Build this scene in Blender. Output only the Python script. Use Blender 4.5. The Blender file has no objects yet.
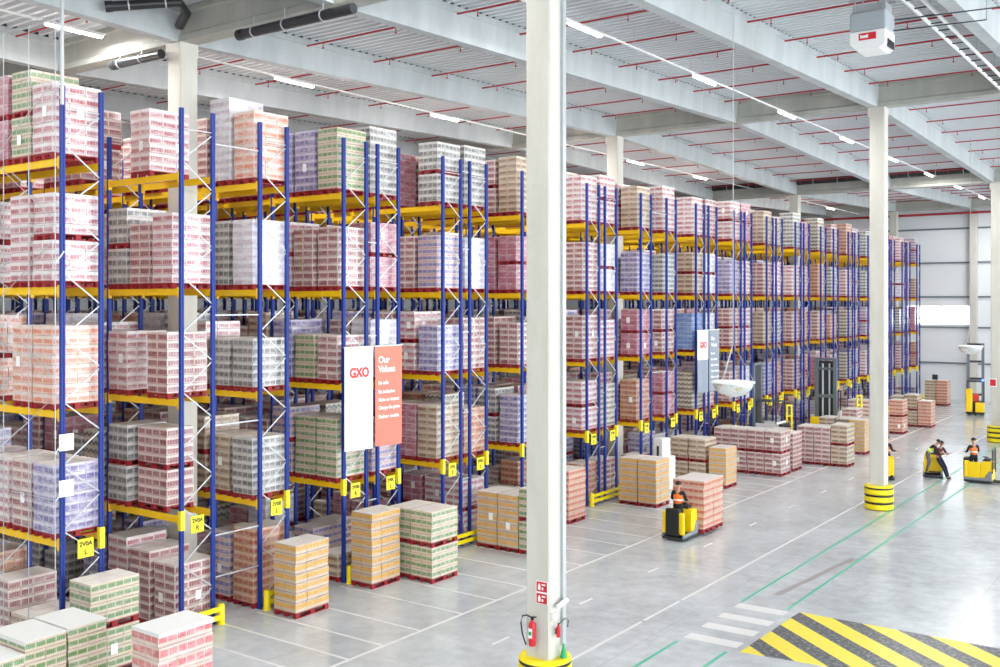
import bpy, math, random
from mathutils import Vector, Matrix
R = math.radians
S = bpy.context.scene
COL = S.collection

# ------------------------------------------------------------------ camera, world, exposure
cam = bpy.data.cameras.new('camera'); cam_o = bpy.data.objects.new('camera', cam); COL.objects.link(cam_o)
cam_o.location = (21.65, 0, 8.42); cam_o.rotation_euler = (R(90), 0, math.atan2(.5864, .81))
cam.sensor_width = 36; cam.lens = 36.42; cam.shift_y = -.0305; cam.clip_end = 400
S.camera = cam_o
S.view_settings.view_transform = 'Standard'; S.view_settings.look = 'None'
S.view_settings.gamma = 1; S.view_settings.use_curve_mapping = False
S.view_settings.exposure = 1.52
W = bpy.data.worlds.new('daylight'); S.world = W; W.use_nodes = True
W.node_tree.nodes['Background'].inputs[0].default_value = (.90, .96, 1, 1)
W.node_tree.nodes['Background'].inputs[1].default_value = 2.2
LAMP_W = 160.0

# ------------------------------------------------------------------ materials
def lin(h):
    if isinstance(h, tuple): return h
    c = [int(h[i:i + 2], 16) / 255 for i in (0, 2, 4)]
    return tuple(x / 12.92 if x < .04045 else ((x + .055) / 1.055) ** 2.4 for x in c)
class NT:
    def __init__(s, name):
        s.m = bpy.data.materials.new(name); s.m.use_nodes = True
        s.t = s.m.node_tree; s.b = s.t.nodes['Principled BSDF']
    def n(s, typ, **k):
        x = s.t.nodes.new(typ)
        for a, b in k.items(): setattr(x, a, b)
        return x
    def put(s, sock, v):
        if isinstance(v, bpy.types.NodeSocket): s.t.links.new(v, sock)
        else:
            if isinstance(v, tuple) and len(v) == 3 and sock.type == 'RGBA': v = v + (1,)
            sock.default_value = v
    def math(s, op, a, b=0., c=0.):
        x = s.n('ShaderNodeMath', operation=op)
        for i, v in enumerate((a, b, c)): s.put(x.inputs[i], v)
        return x.outputs[0]
    def mix(s, f, a, b):
        x = s.n('ShaderNodeMix', data_type='RGBA'); s.put(x.inputs[0], f); s.put(x.inputs[6], a); s.put(x.inputs[7], b)
        return x.outputs[2]
    def noise(s, scale, detail=3, vec=None, rough=.5):
        x = s.n('ShaderNodeTexNoise'); x.inputs['Scale'].default_value = scale; x.inputs['Detail'].default_value = detail
        x.inputs['Roughness'].default_value = rough
        if vec is not None: s.put(x.inputs['Vector'], vec)
        return x.outputs[0]
    def ramp(s, v, a, b):
        x = s.n('ShaderNodeMapRange'); x.interpolation_type = 'SMOOTHSTEP'
        s.put(x.inputs[0], v); x.inputs[1].default_value = a; x.inputs[2].default_value = b
        return x.outputs[0]
    def coord(s, k='Object'): return s.n('ShaderNodeTexCoord').outputs[k]
    def set(s, **k):
        for a, v in k.items(): s.put(s.b.inputs[a.replace('_', ' ')], v)
        return s
    def bump(s, h, strength=.3, dist=.02):
        x = s.n('ShaderNodeBump'); x.inputs[0].default_value = strength; x.inputs[1].default_value = dist
        s.put(x.inputs['Height'], h); s.put(s.b.inputs['Normal'], x.outputs[0])
MATS = {}
def plain(name, col, rough=.5, metal=0., var=.08, scale=6.):
    if name in MATS: return MATS[name]
    t = NT(name); c = lin(col)
    n = t.noise(scale, 4, t.coord())
    d = tuple(x * (1 - var) for x in c); e = tuple(min(1, x * (1 + var)) for x in c)
    t.set(Base_Color=t.mix(n, d, e), Roughness=rough, Metallic=metal)
    MATS[name] = t.m; return t.m
def emis(name, col, st):
    t = NT(name); t.set(Base_Color=lin(col), Emission_Color=lin(col), Emission_Strength=st); MATS[name] = t.m; return t.m
def concrete(name, c1, c2, rough=.75):
    t = NT(name); co = t.coord()
    mp = t.n('ShaderNodeMapping'); mp.inputs['Scale'].default_value = (1, 1, .25); t.put(mp.inputs[0], co)
    a = t.noise(1.3, 5, mp.outputs[0], .6); b = t.noise(14, 4, co)
    f = t.math('ADD', t.math('MULTIPLY', t.ramp(a, .3, .7), .7), t.math('MULTIPLY', b, .3))
    t.set(Base_Color=t.mix(f, lin(c1), lin(c2)), Roughness=rough); t.bump(b, .15, .01)
    MATS[name] = t.m; return t.m
CONC = concrete('precast_concrete', 'a9adae', 'bfc3c4')
COLC = concrete('column_concrete', 'c2beb2', 'd4d1c8')
CONC2 = concrete('girder_concrete', 'a2a29a', 'b8b8b0')
DECK = plain('steel_deck', 'dde0e3', .5, .0, .03, .3)
RED_PIPE = plain('sprinkler_red', 'b02a34', .5)
BLUE = plain('upright_blue', '0b318a', .5, 0, .06)
YEL = plain('beam_yellow', 'f7c616', .4, 0, .06)
YEL2 = plain('safety_yellow', 'f6e010', .4, 0, .05)
GALV = plain('galvanised_steel', 'bcbfc2', .4, .3, .08)
PRED = plain('pallet_red', '93161f', .6, 0, .2, 5)
WHITE = plain('white_plastic', 'f1f1ef', .45, 0, .03)
SHEET = plain('paper_white', 'f6f6f4', .6, 0, .02)
BLACK = plain('black_rubber', '1a1b1d', .5, 0, .1)
DARK = plain('dark_steel', '34373c', .45, .2, .1)
GREY = plain('machine_grey', '858a8e', .45, .1, .08)
MAST = plain('mast_grey', '70777c', .4, .4, .08)
TYEL = plain('truck_yellow', 'f7cf0a', .35, 0, .05)
SIGNY = plain('sign_yellow', 'f3e32c', .5, 0, .04)
INK = plain('ink_black', '222222', .6)
CORAL = plain('banner_coral', 'f0806e', .7, 0, .03)
BGREY = plain('banner_grey', '8d95a3', .7, 0, .03)
BWHITE = plain('banner_white', 'eceef3', .7, 0, .03)
LRED = plain('logo_red', 'e2463c', .7)
RED = plain('signal_red', 'd01f2c', .4)
GREEN = plain('signal_green', '17a05a', .5)
PIPEB = plain('black_pipe', '24262a', .35)
LWHITE = plain('line_white', 'dcdcda', .4, 0, .10, 12)
LGREEN = plain('line_green', '55b898', .4, 0, .12, 10)
WALLP = plain('wall_panel', 'e4e7ea', .5, 0, .02, .5)
GIRT = plain('girt_grey', '6f7880', .5)
SKIN = plain('skin_tone', 'c58e6d', .5)
HAIR = plain('dark_hair', '1f1714', .6)
ORANGE = plain('vest_orange', 'f4792a', .6)
LIME = plain('vest_lime', 'd3e64a', .6)
NAVY = plain('cloth_navy', '20263c', .8)
MAROON = plain('cloth_maroon', '56222c', .8)
CBLACK = plain('cloth_black', '1c1c20', .8)
CGREY = plain('cloth_grey', '55585c', .8)
LAMPM = emis('lamp_diffuser', 'ffffff', 9)
BLUEL = emis('blue_spot', '2a48ff', 6)

def floor_mat():
    t = NT('polished_concrete'); co = t.coord()
    a = t.noise(.35, 6, co, .62); b = t.noise(2.2, 6, co, .65); c = t.noise(22, 3, co)
    f = t.math('ADD', t.math('MULTIPLY', t.ramp(a, .3, .72), .55), t.math('MULTIPLY', t.ramp(b, .3, .7), .45))
    col = t.mix(f, lin('adb1b3'), lin('d2d7d9'))
    col = t.mix(t.math('MULTIPLY', t.ramp(c, .55, .8), .25), col, lin('a9abac'))
    # tyre wear : long streaks along the aisle
    mp = t.n('ShaderNodeMapping'); mp.inputs['Scale'].default_value = (1.6, .12, 1); t.put(mp.inputs[0], co)
    st = t.ramp(t.noise(1.6, 5, mp.outputs[0], .6), .60, .78)
    col = t.mix(t.math('MULTIPLY', st, .30), col, lin('8b8a88'))
    # saw-cut joints
    sp = t.n('ShaderNodeSeparateXYZ'); t.put(sp.inputs[0], co)
    j = None
    for ax, off, pit in ((0, 3.67, 6.08), (1, 17.9, 6.18)):
        q = t.math('FRACT', t.math('DIVIDE', t.math('SUBTRACT', sp.outputs[ax], off), pit))
        q = t.math('LESS_THAN', q, .0022)
        j = q if j is None else t.math('MAXIMUM', j, q)
    col = t.mix(t.math('MULTIPLY', j, .55), col, lin('77746f'))
    t.set(Base_Color=col, Roughness=t.math('ADD', t.math('MULTIPLY', b, .16), .12), Specular_IOR_Level=.5)
    t.bump(a, .04, .02)
    return t.m
FLOORM = floor_mat()

# wrapped cartons: base, print, second print, units across, band lo/hi, film amount, wave
STY = {
 'pink':   ('eadddb', 'ac3c49', '9c3340', 1, .16, .60, .46, 0, 'white and pink printed'),
 'rose':   ('cf9aa6', 'a54a60', 'b86a7e', 1, .10, .85, .34, 0, 'rose pink'),
 'red':    ('e7d3cb', '8a1e29', '5f1c22', 1, .16, .72, .30, 0, 'red printed'),
 'lilac':  ('cdc4de', '5c4a92', '3a3566', 2, .15, .70, .45, 0, 'lilac printed'),
 'silver': ('d2cfc9', '38363a', '7d7a78', 2, .14, .66, .32, 0, 'silver grey'),
 'orange': ('d9ab88', 'a94a26', '7d3820', 2, .16, .66, .30, 0, 'orange brown'),
 'peach':  ('e9cdbd', 'd9743f', 'cc5148', 1, .18, .60, .48, 0, 'pale peach'),
 'green':  ('d8c7ae', '258a3c', '8e5a48', 2, .34, .76, .18, 0, 'green printed'),
 'wave':   ('d8ccb4', '3e3935', '6b655e', 3, .22, .62, .18, 1, 'wavy black and cream'),
 'blue':   ('7ba4d6', '2f62b4', 'bcd2ea', 2, .08, .90, .30, 0, 'bright blue'),
 'skyred': ('d8c0bf', '3a68b2', 'ab3f4e', 2, .30, .74, .26, 0, 'blue and red printed'),
 'white':  ('e4e2e8', 'b9b3c4', 'c9a4aa', 2, .10, .50, .70, 0, 'plain white'),
 'tan':    ('d3bfa2', '80593a', '6e3a2c', 1, .20, .62, .26, 0, 'tan cardboard'),
 'yellow': ('d2bea6', 'f0ae00', '7c2f26', 2, .42, .84, .14, 0, 'yellow printed kraft'),
 'redbox': ('dcc6b8', 'cf4a56', 'c0636a', 2, .30, .80, .28, 0, 'red printed'),
 'kraft':  ('dcbba2', 'c24c38', 'a1443a', 2, .30, .72, .12, 0, 'red printed kraft'),
}
def carton_mat(key):
    base, p1, p2, n, lo, hi, film, wave, _ = STY[key]
    t = NT('cartons_' + key); uv = t.coord('UV'); co = t.coord()
    sp = t.n('ShaderNodeSeparateXYZ'); t.put(sp.inputs[0], uv); u, v = sp.outputs[0], sp.outputs[1]
    cell = t.n('ShaderNodeVectorMath', operation='FLOOR'); t.put(cell.inputs[0], uv)
    wn = t.n('ShaderNodeTexWhiteNoise', noise_dimensions='2D'); t.put(wn.inputs[0], cell.outputs[0]); r = wn.outputs[0]
    fu, fv = t.math('FRACT', u), t.math('FRACT', v)
    if wave: fv = t.math('ADD', fv, t.math('MULTIPLY', t.math('SINE', t.math('MULTIPLY', u, 12.57)), .13))
    band = t.math('MULTIPLY', t.ramp(fv, lo - .05, lo + .05), t.math('SUBTRACT', 1., t.ramp(fv, hi - .05, hi + .05)))
    # printed blocks, each made of a few upright marks
    un = t.math('FRACT', t.math('MULTIPLY', fu, float(n)))
    blk = t.math('MULTIPLY', t.ramp(un, .03, .08), t.math('SUBTRACT', 1., t.ramp(un, .90, .96)))
    sub = t.math('FRACT', t.math('MULTIPLY', un, 5.))
    marks = t.math('ADD', .68, t.math('MULTIPLY', .40, t.ramp(sub, .2, .35)))
    um = t.math('MULTIPLY', blk, marks) if not wave else 1.
    st = t.math('ADD', .78, t.math('MULTIPLY', r, .34))
    nz = t.noise(7, 4, co)
    col = t.mix(t.math('MULTIPLY', nz, .35), lin(base), tuple(x * .66 for x in lin(base)))
    pr = t.math('MULTIPLY', t.math('MULTIPLY', band, um), st)
    col = t.mix(t.math('MINIMUM', pr, 1.), col, lin(p1))
    dots = t.math('GREATER_THAN', t.noise(13, 3, uv, .7), .54)
    col = t.mix(t.math('MULTIPLY', t.math('MULTIPLY', t.ramp(fv, lo - .12, lo), t.math('SUBTRACT', 1., t.ramp(fv, hi, hi + .14))), t.math('MULTIPLY', dots, .55)), col, lin(p2))
    foot = t.math('LESS_THAN', fv, .09)
    col = t.mix(t.math('MULTIPLY', foot, .6), col, lin(p1 if key in ('pink', 'red', 'rose', 'peach') else p2))
    col = t.mix(t.math('MULTIPLY', r, .14), col, tuple(x * .6 for x in lin(base)))
    oi = t.n('ShaderNodeObjectInfo').outputs['Random']
    # wrinkled stretch film: milky bands that run round the load
    mp = t.n('ShaderNodeMapping'); mp.inputs['Scale'].default_value = (1.1, 1.1, 3.2); t.put(mp.inputs[0], co)
    f1 = t.ramp(t.noise(2.4, 6, mp.outputs[0], .72), .38, .72)
    col = t.mix(t.math('MULTIPLY', f1, t.math('MULTIPLY', t.math('ADD', .8, t.math('MULTIPLY', oi, .7)), min(1., film * 1.0))), col, (.88, .87, .89))
    t.set(Base_Color=col, Roughness=.32, Specular_IOR_Level=.5, Coat_Weight=.8 if film > .15 else .2, Coat_Roughness=.16, Coat_IOR=1.55)
    t.bump(t.noise(15, 5, co, .75), .5, .025)
    return t.m
CM = {k: carton_mat(k) for k in STY}
TOPF = plain('wrap_film_top', 'e6e0da', .35, 0, .10, 4)

# ------------------------------------------------------------------ mesh builder
class MB:
    def __init__(s): s.v = []; s.f = []; s.uv = {}; s.mi = {}; s.sm = set()
    def quad(s, *pts):
        i = len(s.v); s.v += [tuple(p) for p in pts]; s.f.append(tuple(range(i, i + len(pts)))); return len(s.f) - 1
    def box(s, x0, x1, y0, y1, z0, z1, mi=0):
        i = len(s.v)
        s.v += [(x, y, z) for z in (z0, z1) for x, y in ((x0, y0), (x1, y0), (x1, y1), (x0, y1))]
        a = len(s.f)
        for q in ((3, 2, 1, 0), (4, 5, 6, 7), (0, 1, 5, 4), (1, 2, 6, 5), (2, 3, 7, 6), (3, 0, 4, 7)):
            s.f.append(tuple(i + k for k in q))
        if mi:
            for k in range(a, a + 6): s.mi[k] = mi
        return a
    def bar(s, p, q, w, h=None, up=(0, 0, 1)):
        p, q = Vector(p), Vector(q); h = h or w; d = (q - p).normalized(); u = Vector(up)
        if abs(d.dot(u)) > .99: u = Vector((1, 0, 0))
        a = d.cross(u).normalized(); b = a.cross(d).normalized(); i = len(s.v)
        for c in (p, q):
            for x, y in ((-1, -1), (1, -1), (1, 1), (-1, 1)): s.v.append(tuple(c + a * x * w / 2 + b * y * h / 2))
        for f in ((0, 1, 2, 3), (7, 6, 5, 4), (0, 4, 5, 1), (1, 5, 6, 2), (2, 6, 7, 3), (3, 7, 4, 0)):
            s.f.append(tuple(i + k for k in f))
    def tube(s, pts, r, n=8, caps=True):
        pts = [Vector(p) for p in pts]; rs = r if isinstance(r, (list, tuple)) else [r] * len(pts); i0 = len(s.v)
        for k, p in enumerate(pts):
            d = ((pts[min(k + 1, len(pts) - 1)] - pts[max(k - 1, 0)])).normalized()
            u = Vector((0, 0, 1)) if abs(d.z) < .9 else Vector((1, 0, 0))
            a = d.cross(u).normalized(); b = a.cross(d)
            for j in range(n):
                t = 2 * math.pi * j / n
                s.v.append(tuple(p + (a * math.cos(t) + b * math.sin(t)) * rs[k]))
        for k in range(len(pts) - 1):
            for j in range(n):
                a = i0 + k * n + j; b = i0 + k * n + (j + 1) % n
                s.sm.add(len(s.f)); s.f.append((a, b, b + n, a + n))
        if caps:
            s.f.append(tuple(i0 + j for j in range(n))); e = i0 + (len(pts) - 1) * n
            s.f.append(tuple(e + j for j in reversed(range(n))))
    def lathe(s, prof, n=20, c=(0, 0, 0)):
        i0 = len(s.v)
        for r, z in prof:
            for j in range(n):
                t = 2 * math.pi * j / n
                s.v.append((c[0] + r * math.cos(t), c[1] + r * math.sin(t), c[2] + z))
        for k in range(len(prof) - 1):
            for j in range(n):
                a = i0 + k * n + j; b = i0 + k * n + (j + 1) % n
                s.sm.add(len(s.f)); s.f.append((a, b, b + n, a + n))
        s.f.append(tuple(i0 + j for j in reversed(range(n)))); e = i0 + (len(prof) - 1) * n
        s.f.append(tuple(e + j for j in range(n)))
    def prism(s, poly, axis, a, b):
        """poly in the two other axes (in xyz order), extruded along axis from a to b"""
        n = len(poly); i = len(s.v)
        for t in (a, b):
            for p, q in poly:
                s.v.append({'x': (t, p, q), 'y': (p, t, q), 'z': (p, q, t)}[axis])
        s.f.append(tuple(i + k for k in range(n))); s.f.append(tuple(i + n + k for k in reversed(range(n))))
        for k in range(n): s.f.append((i + k, i + n + k, i + n + (k + 1) % n, i + (k + 1) % n))
    def mesh(s, name, mats):
        me = bpy.data.meshes.new(name); me.from_pydata(s.v, [], s.f)
        for m in (mats if isinstance(mats, (list, tuple)) else [mats]): me.materials.append(m)
        if s.uv:
            L = me.uv_layers.new(name='UVMap').data
            for p in me.polygons:
                c = s.uv.get(p.index)
                if c:
                    for k, li in enumerate(p.loop_indices): L[li].uv = c[k]
        for k, v in s.mi.items(): me.polygons[k].material_index = v
        if s.sm:
            for k in s.sm: me.polygons[k].use_smooth = True
            me.set_sharp_from_angle(angle=R(40))
        me.update(); return me
    def build(s, name, mats, parent=None, loc=(0, 0, 0), bevel=0):
        o = bpy.data.objects.new(name, s.mesh(name, mats)); COL.objects.link(o); o.location = loc
        if parent: o.parent = parent
        if bevel:
            b = o.modifiers.new('bevel', 'BEVEL'); b.width = bevel; b.segments = 2; b.limit_method = 'ANGLE'
        return o
def inst(name, me, parent=None, loc=(0, 0, 0), rz=0):
    o = bpy.data.objects.new(name, me); COL.objects.link(o); o.location = loc; o.rotation_euler = (0, 0, rz)
    if parent: o.parent = parent
    return o
def tag(o, label, cat, group=None):
    o['label'] = label; o['category'] = cat
    if group: o['group'] = group
    return o
def thing(name, label, cat, loc=(0, 0, 0), rz=0, group=None):
    o = bpy.data.objects.new(name, None); COL.objects.link(o); o.location = loc; o.rotation_euler = (0, 0, rz)
    o.empty_display_size = .2
    return tag(o, label, cat, group)
def struct(o): o['kind'] = 'structure'; return o
def copy_tree(o, parent=None):
    c = o.copy(); COL.objects.link(c)
    if parent: c.parent = parent
    for ch in list(o.children): copy_tree(ch, c)
    return c
ORD = 'zeroth first second third fourth fifth sixth seventh eighth ninth tenth eleventh twelfth thirteenth fourteenth fifteenth sixteenth seventeenth eighteenth nineteenth twentieth twenty-first twenty-second twenty-third twenty-fourth twenty-fifth twenty-sixth twenty-seventh twenty-eighth twenty-ninth thirtieth thirty-first thirty-second thirty-third thirty-fourth thirty-fifth thirty-sixth thirty-seventh thirty-eighth'.split()
def text_mesh(txt, size, align='LEFT', bold=0.):
    c = bpy.data.curves.new('lettering', 'FONT'); c.body = txt; c.size = size; c.align_x = align
    c.extrude = .002; c.offset = bold
    o = bpy.data.objects.new('lettering', c); COL.objects.link(o)
    me = bpy.data.meshes.new_from_object(o.evaluated_get(bpy.context.evaluated_depsgraph_get()))
    COL.objects.unlink(o); bpy.data.objects.remove(o); bpy.data.curves.remove(c)
    return me
def letter(txt, size, mat, parent, loc, rot, align='LEFT', bold=0., name='lettering'):
    me = text_mesh(txt, size, align, bold); me.materials.clear(); me.materials.append(mat)
    o = inst(name, me, parent, loc); o.rotation_euler = rot; return o
FACE_X = (R(90), 0, R(90))       # lettering that reads from +X

# ------------------------------------------------------------------ setting: floor, walls, roof
ROWY = [-6.83, 17.9, 42.63, 67.36, 92.09]
def zb(y):
    k = abs(((y - 17.9 + 24.73) % 49.46) - 24.73) / 24.73
    return 15.72 + .68 * k
BEAM = .95
m = MB(); m.box(-46, 46, -32, 97, -.3, 0); floor = struct(m.build('floor', FLOORM))
# corrugated deck
m = MB(); ys = []; y = -31.56
while y < 94.6:
    ys += [(y, 0), (y + .11, 0), (y + .14, .26), (y + .30, .26)]; y += .33
i0 = 0
for X in (-46, 46):
    for yy, dz in ys: m.v.append((X, yy, zb(yy) + BEAM + dz))
n = len(ys)
for k in range(n - 1): m.f.append((k, k + 1, n + k + 1, n + k))
CEIL = struct(m.build('ceiling', DECK))
# long beams along Y on every 6.08 m, girders across on the column lines
BX = [-44.9 + 6.075 * k for k in range(14)]        # ... -14.53, -8.45, -2.38, 3.70, 9.77, 15.85, 21.92
def ibeam(w, h, z=0):   # girder section, bottom at z
    a, b, c = w * .5, w * .5, w * .38
    return [(-a, z), (a, z), (a, z + .17), (c, z + .22), (c, z + h - .18), (b, z + h - .14), (b, z + h), (-b, z + h), (-b, z + h - .14), (-c, z + h - .18), (-c, z + .22), (-a, z + .17)]
def tbeam(w, h, z=0):   # long beam section: plain tapered web, shallow top flange
    a, b, c = w * .36, w * .5, w * .44
    return [(-a, z), (a, z), (c, z + h - .2), (b, z + h - .17), (b, z + h), (-b, z + h), (-b, z + h - .17), (-c, z + h - .2)]
nt = 0
for X in BX:
    for a, b in zip([-31.5] + ROWY, ROWY + [94.0]):
        nt += 1; m = MB(); sec = tbeam(.50, BEAM); k = len(sec)
        for yy in (a + .22, b - .22):
            for p, q in sec: m.v.append((X + p, yy, zb(yy) + q))
        m.f.append(tuple(range(k))); m.f.append(tuple(reversed(range(k, 2 * k))))
        for j in range(k): m.f.append((j, k + j, k + (j + 1) % k, (j + 1) % k))
        o = struct(m.build('roof_beam', CONC))
for Y in ROWY:
    z0 = zb(Y)
    for xa in range(-4, 3):
        x0 = -2.38 + 12.15 * xa; m = MB(); sec = ibeam(.56, BEAM - .02, z0)
        m.prism([(Y + p, q) for p, q in sec[::-1]], 'x', x0 + .03, x0 + 12.12)
        struct(m.build('roof_girder', CONC2))
FLUTE_SHADE = plain('flute_void_shade', '2b3034', .8)  # near-black blocks added in the flutes as painted shade of the voids over beams
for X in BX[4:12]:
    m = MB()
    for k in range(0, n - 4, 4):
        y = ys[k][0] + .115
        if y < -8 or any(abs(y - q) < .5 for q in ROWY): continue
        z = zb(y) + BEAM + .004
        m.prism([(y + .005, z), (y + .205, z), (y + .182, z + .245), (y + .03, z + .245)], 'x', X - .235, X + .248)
    fo = m.build('flute_shade_block', FLUTE_SHADE, CEIL)
# columns
CX_ = [-38.83, -26.68, -14.53, -2.38, 9.87, 22.1]
for Y in ROWY:
    for X in CX_:
        if X > 20 and Y < 20: continue
        X += {42.63: .06, 67.36: .22}.get(Y, 0) if X > 9 else 0
        m = MB(); s = .295; ch = .03
        oct_ = [(-s + ch, -s), (s - ch, -s), (s, -s + ch), (s, s - ch), (s - ch, s), (-s + ch, s), (-s, s - ch), (-s, -s + ch)]
        m.prism([(X + p, Y + q) for p, q in oct_], 'z', 0, zb(Y) - .39)
        m.box(X - .36, X + .30, Y - .30, Y + .30, zb(Y) - .40, zb(Y) - .005)
        for dx in (-.1, .12):       # cast-in lifting holes
            m.lathe([(.03, 0), (.03, .01)], 8, (X + dx, Y - s - .004, 10.9))
        struct(m.build('concrete_column', COLC))
# far wall with window opening
WY = 94.4
m = MB()
wx0, wx1, wz0, wz1 = -2.1, 3.35, 6.5, 8.22
m.box(-46, wx0, WY, WY + .2, 0, 17.5); m.box(wx1, 46, WY, WY + .2, 0, 17.5)
m.box(wx0, wx1, WY, WY + .2, 0, wz0); m.box(wx0, wx1, WY, WY + .2, wz1, 17.5)
for X in [-9.5 + 2.16 * k for k in range(16)]:
    if X < wx0 - .1 or X > wx1 + .1: m.box(X - .012, X + .012, WY - .012, WY, 0, 17)
struct(m.build('wall_far', WALLP))
m = MB()
for a, b in ((wx0, wx0 + .07), (.98, 1.06), (wx1 - .07, wx1)): m.box(a, b, WY - .02, WY + .12, wz0, wz1)
m.box(wx0, wx1, WY - .02, WY + .12, wz0, wz0 + .07); m.box(wx0, wx1, WY - .02, WY + .12, wz1 - .07, wz1)
win = struct(m.build('window_1', WHITE))
t = NT('window_glass'); t.set(Base_Color=(1, 1, 1), Roughness=.02, Transmission_Weight=1., IOR=1.05); GLASS = t.m
m = MB(); m.box(wx0 + .07, wx1 - .07, WY + .04, WY + .055, wz0 + .07, wz1 - .07); m.build('pane', GLASS, win)
for k, z in enumerate((14.88, 11.92, 8.95, 6.3, 3.2)):
    m = MB(); m.box(-40, 40, WY - .16, WY, z - .07, z + .07); struct(m.build('trim_%d' % (k + 1), GIRT))
for X in (-8.45, 3.7, 15.85):
    m = MB(); m.box(X - .28, X + .28, 93.75, WY - .17, 0, zb(92)); struct(m.build('concrete_column', COLC))
m = MB(); m.box(-46, 46, -32.2, -32, 0, 17.6); struct(m.build('wall_back', WALLP))
m = MB(); m.box(-46.2, -46, -32, 97, 0, 17.6); struct(m.build('wall_left', WALLP))

# ------------------------------------------------------------------ floor markings (children of the floor)
def rect(name, x0, x1, y0, y1, mat):
    m = MB(); m.box(x0, x1, y0, y1, 0, .003); return m.build(name, mat, floor)
rect('bay_line', 4.72, 4.82, 8, 92, LWHITE)
for a, b in ((-5, 23.85), (23.97, 26.1), (26.25, 92)): rect('lane_line', 8.96, 9.05, a, b, LWHITE)
for k in range(12):
    rect('dash_line', 6.83, 6.91, 16.0 + 4.1 * k, 16.7 + 4.1 * k, LWHITE)
yy = 15.95
bay = []
for y in (12.1, 13.35, 14.7, 16.0, 17.25, 18.45, 19.85, 21.6, 23.15): bay.append(y)
k = 24.75
while k < 91: bay.append(k); k += 1.56
for y in bay: rect('bay_divider', .15, 4.72, y - .045, y + .045, LWHITE)
for X, w in ((10.45, .09), (11.75, .09)):
    rect('walkway_line', X - w / 2, X + w / 2, 5, 23.0, LGREEN); rect('walkway_line', X - w / 2, X + w / 2, 27.15, 90, LGREEN)
for y in (23.35, 24.4, 25.42, 26.5):
    m = MB(); m.prism([(10.45, y - .02), (11.85, y + .02), (11.85, y + .48), (10.45, y + .44)], 'z', 0, .003); m.build('zebra_bar', LWHITE, floor)
m = MB(); rs = random.Random(3); a = [(10.98 + .05 * k + rs.uniform(-.05, .05), 28.3 + .5 * k) for k in range(12)]
m.prism([(x + .12 + rs.uniform(-.06, .06), y) for x, y in a] + [(x - .10 + rs.uniform(-.05, .05), y) for x, y in a[::-1]], 'z', 0, .002); m.build('tyre_mark', plain('scuff_grey', '9b9897', .35, 0, .2, 6), floor)
# worn yellow and black hatching
def hatch_mat():
    t = NT('hatch_paint'); co = t.coord(); sp = t.n('ShaderNodeSeparateXYZ'); t.put(sp.inputs[0], co)
    d = t.math('ADD', t.math('MULTIPLY', sp.outputs[0], .64), t.math('MULTIPLY', sp.outputs[1], .768))
    q = t.math('FRACT', t.math('DIVIDE', t.math('ADD', d, HOFF), 1.065))
    st = t.math('GREATER_THAN', q, .47)
    w = t.ramp(t.noise(9, 8, co, .8), .48, .62); w2 = t.ramp(t.noise(4, 8, co, .8), .56, .72)
    blk = t.mix(w, lin('3f4146'), lin('96999c')); yl = t.mix(w2, lin('f4df3c'), lin('d6ca86'))
    t.set(Base_Color=t.mix(st, blk, yl), Roughness=.35); return t.m
HOFF = -.37
m = MB(); m.prism([(12.02, 23.15), (14.1, 23.42), (18.6, 23.7), (19.6, 27.1), (12.1, 27.1)], 'z', 0, .003); m.build('hatched_zone', hatch_mat(), floor)

# ------------------------------------------------------------------ racks
A_, D_, FL_, GAP_ = 2.15, 1.09, .40, 1.48
PER = GAP_ + 10 * D_ + 5 * A_ + 4 * FL_
RK = []
for k in range(-1, 4):
    y = 17.9 + PER * k + GAP_ / 2
    for i in range(5):
        RK.append((y, y + D_, -1)); y += D_ + A_             # aisle is on its +Y side
        RK.append((y, y + D_, 1)); y += D_ + (FL_ if i < 4 else GAP_)
RK = [r for r in RK if 12 < r[0] < 91]                       # rack 1 .. 32
LEV = [0., 2.98, 5.95, 8.79, 11.74]
HU = 13.4
BAY = 3.15
m = MB(); m.prism([(-.045, -.05), (.045, -.05), (.045, -.02), (.03, -.008), (.03, .008), (.045, .02), (.045, .05), (-.045, .05)], 'z', 0, HU); m.box(-.09, .09, -.054, .054, 0, .012)
UPR = m.mesh('upright', BLUE)
m = MB(); m.box(-.045, .045, -.05, .05, 0, 12.95); m.box(-.09, .09, -.054, .054, 0, .012)
UPR2 = m.mesh('upright', BLUE)
def brace_mesh():
    m = MB(); z = .25; side = 0; y0, y1 = .07, D_ - .07
    m.bar((0, y0, .2), (0, y1, .2), .026)
    while z + .74 < HU - .2:
        a, b = (y0, y1) if side == 0 else (y1, y0)
        m.bar((0.0, a, z), (0.0, b, z + .72), .020, .030); z += .74; side ^= 1
    m.bar((0, y0, z + .05), (0, y1, z + .05), .026)
    return m.mesh('bracing', GALV)
BRC = brace_mesh()
m = MB(); m.box(-BAY + .10, 0, -.03, .03, -.17, 0)
m.box(-BAY + .095, -BAY + .15, -.042, .042, -.24, .04); m.box(-.05, .005, -.042, .042, -.24, .04)
BM = m.mesh('beam', YEL)
m = MB(); m.box(-.054, .062, -.065, .065, 2.62, 3.12); MK = m.mesh('level_marker', SIGNY)
def nbays(i): return 6 if i <= 7 else (5 if i <= 13 else 4)
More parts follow.
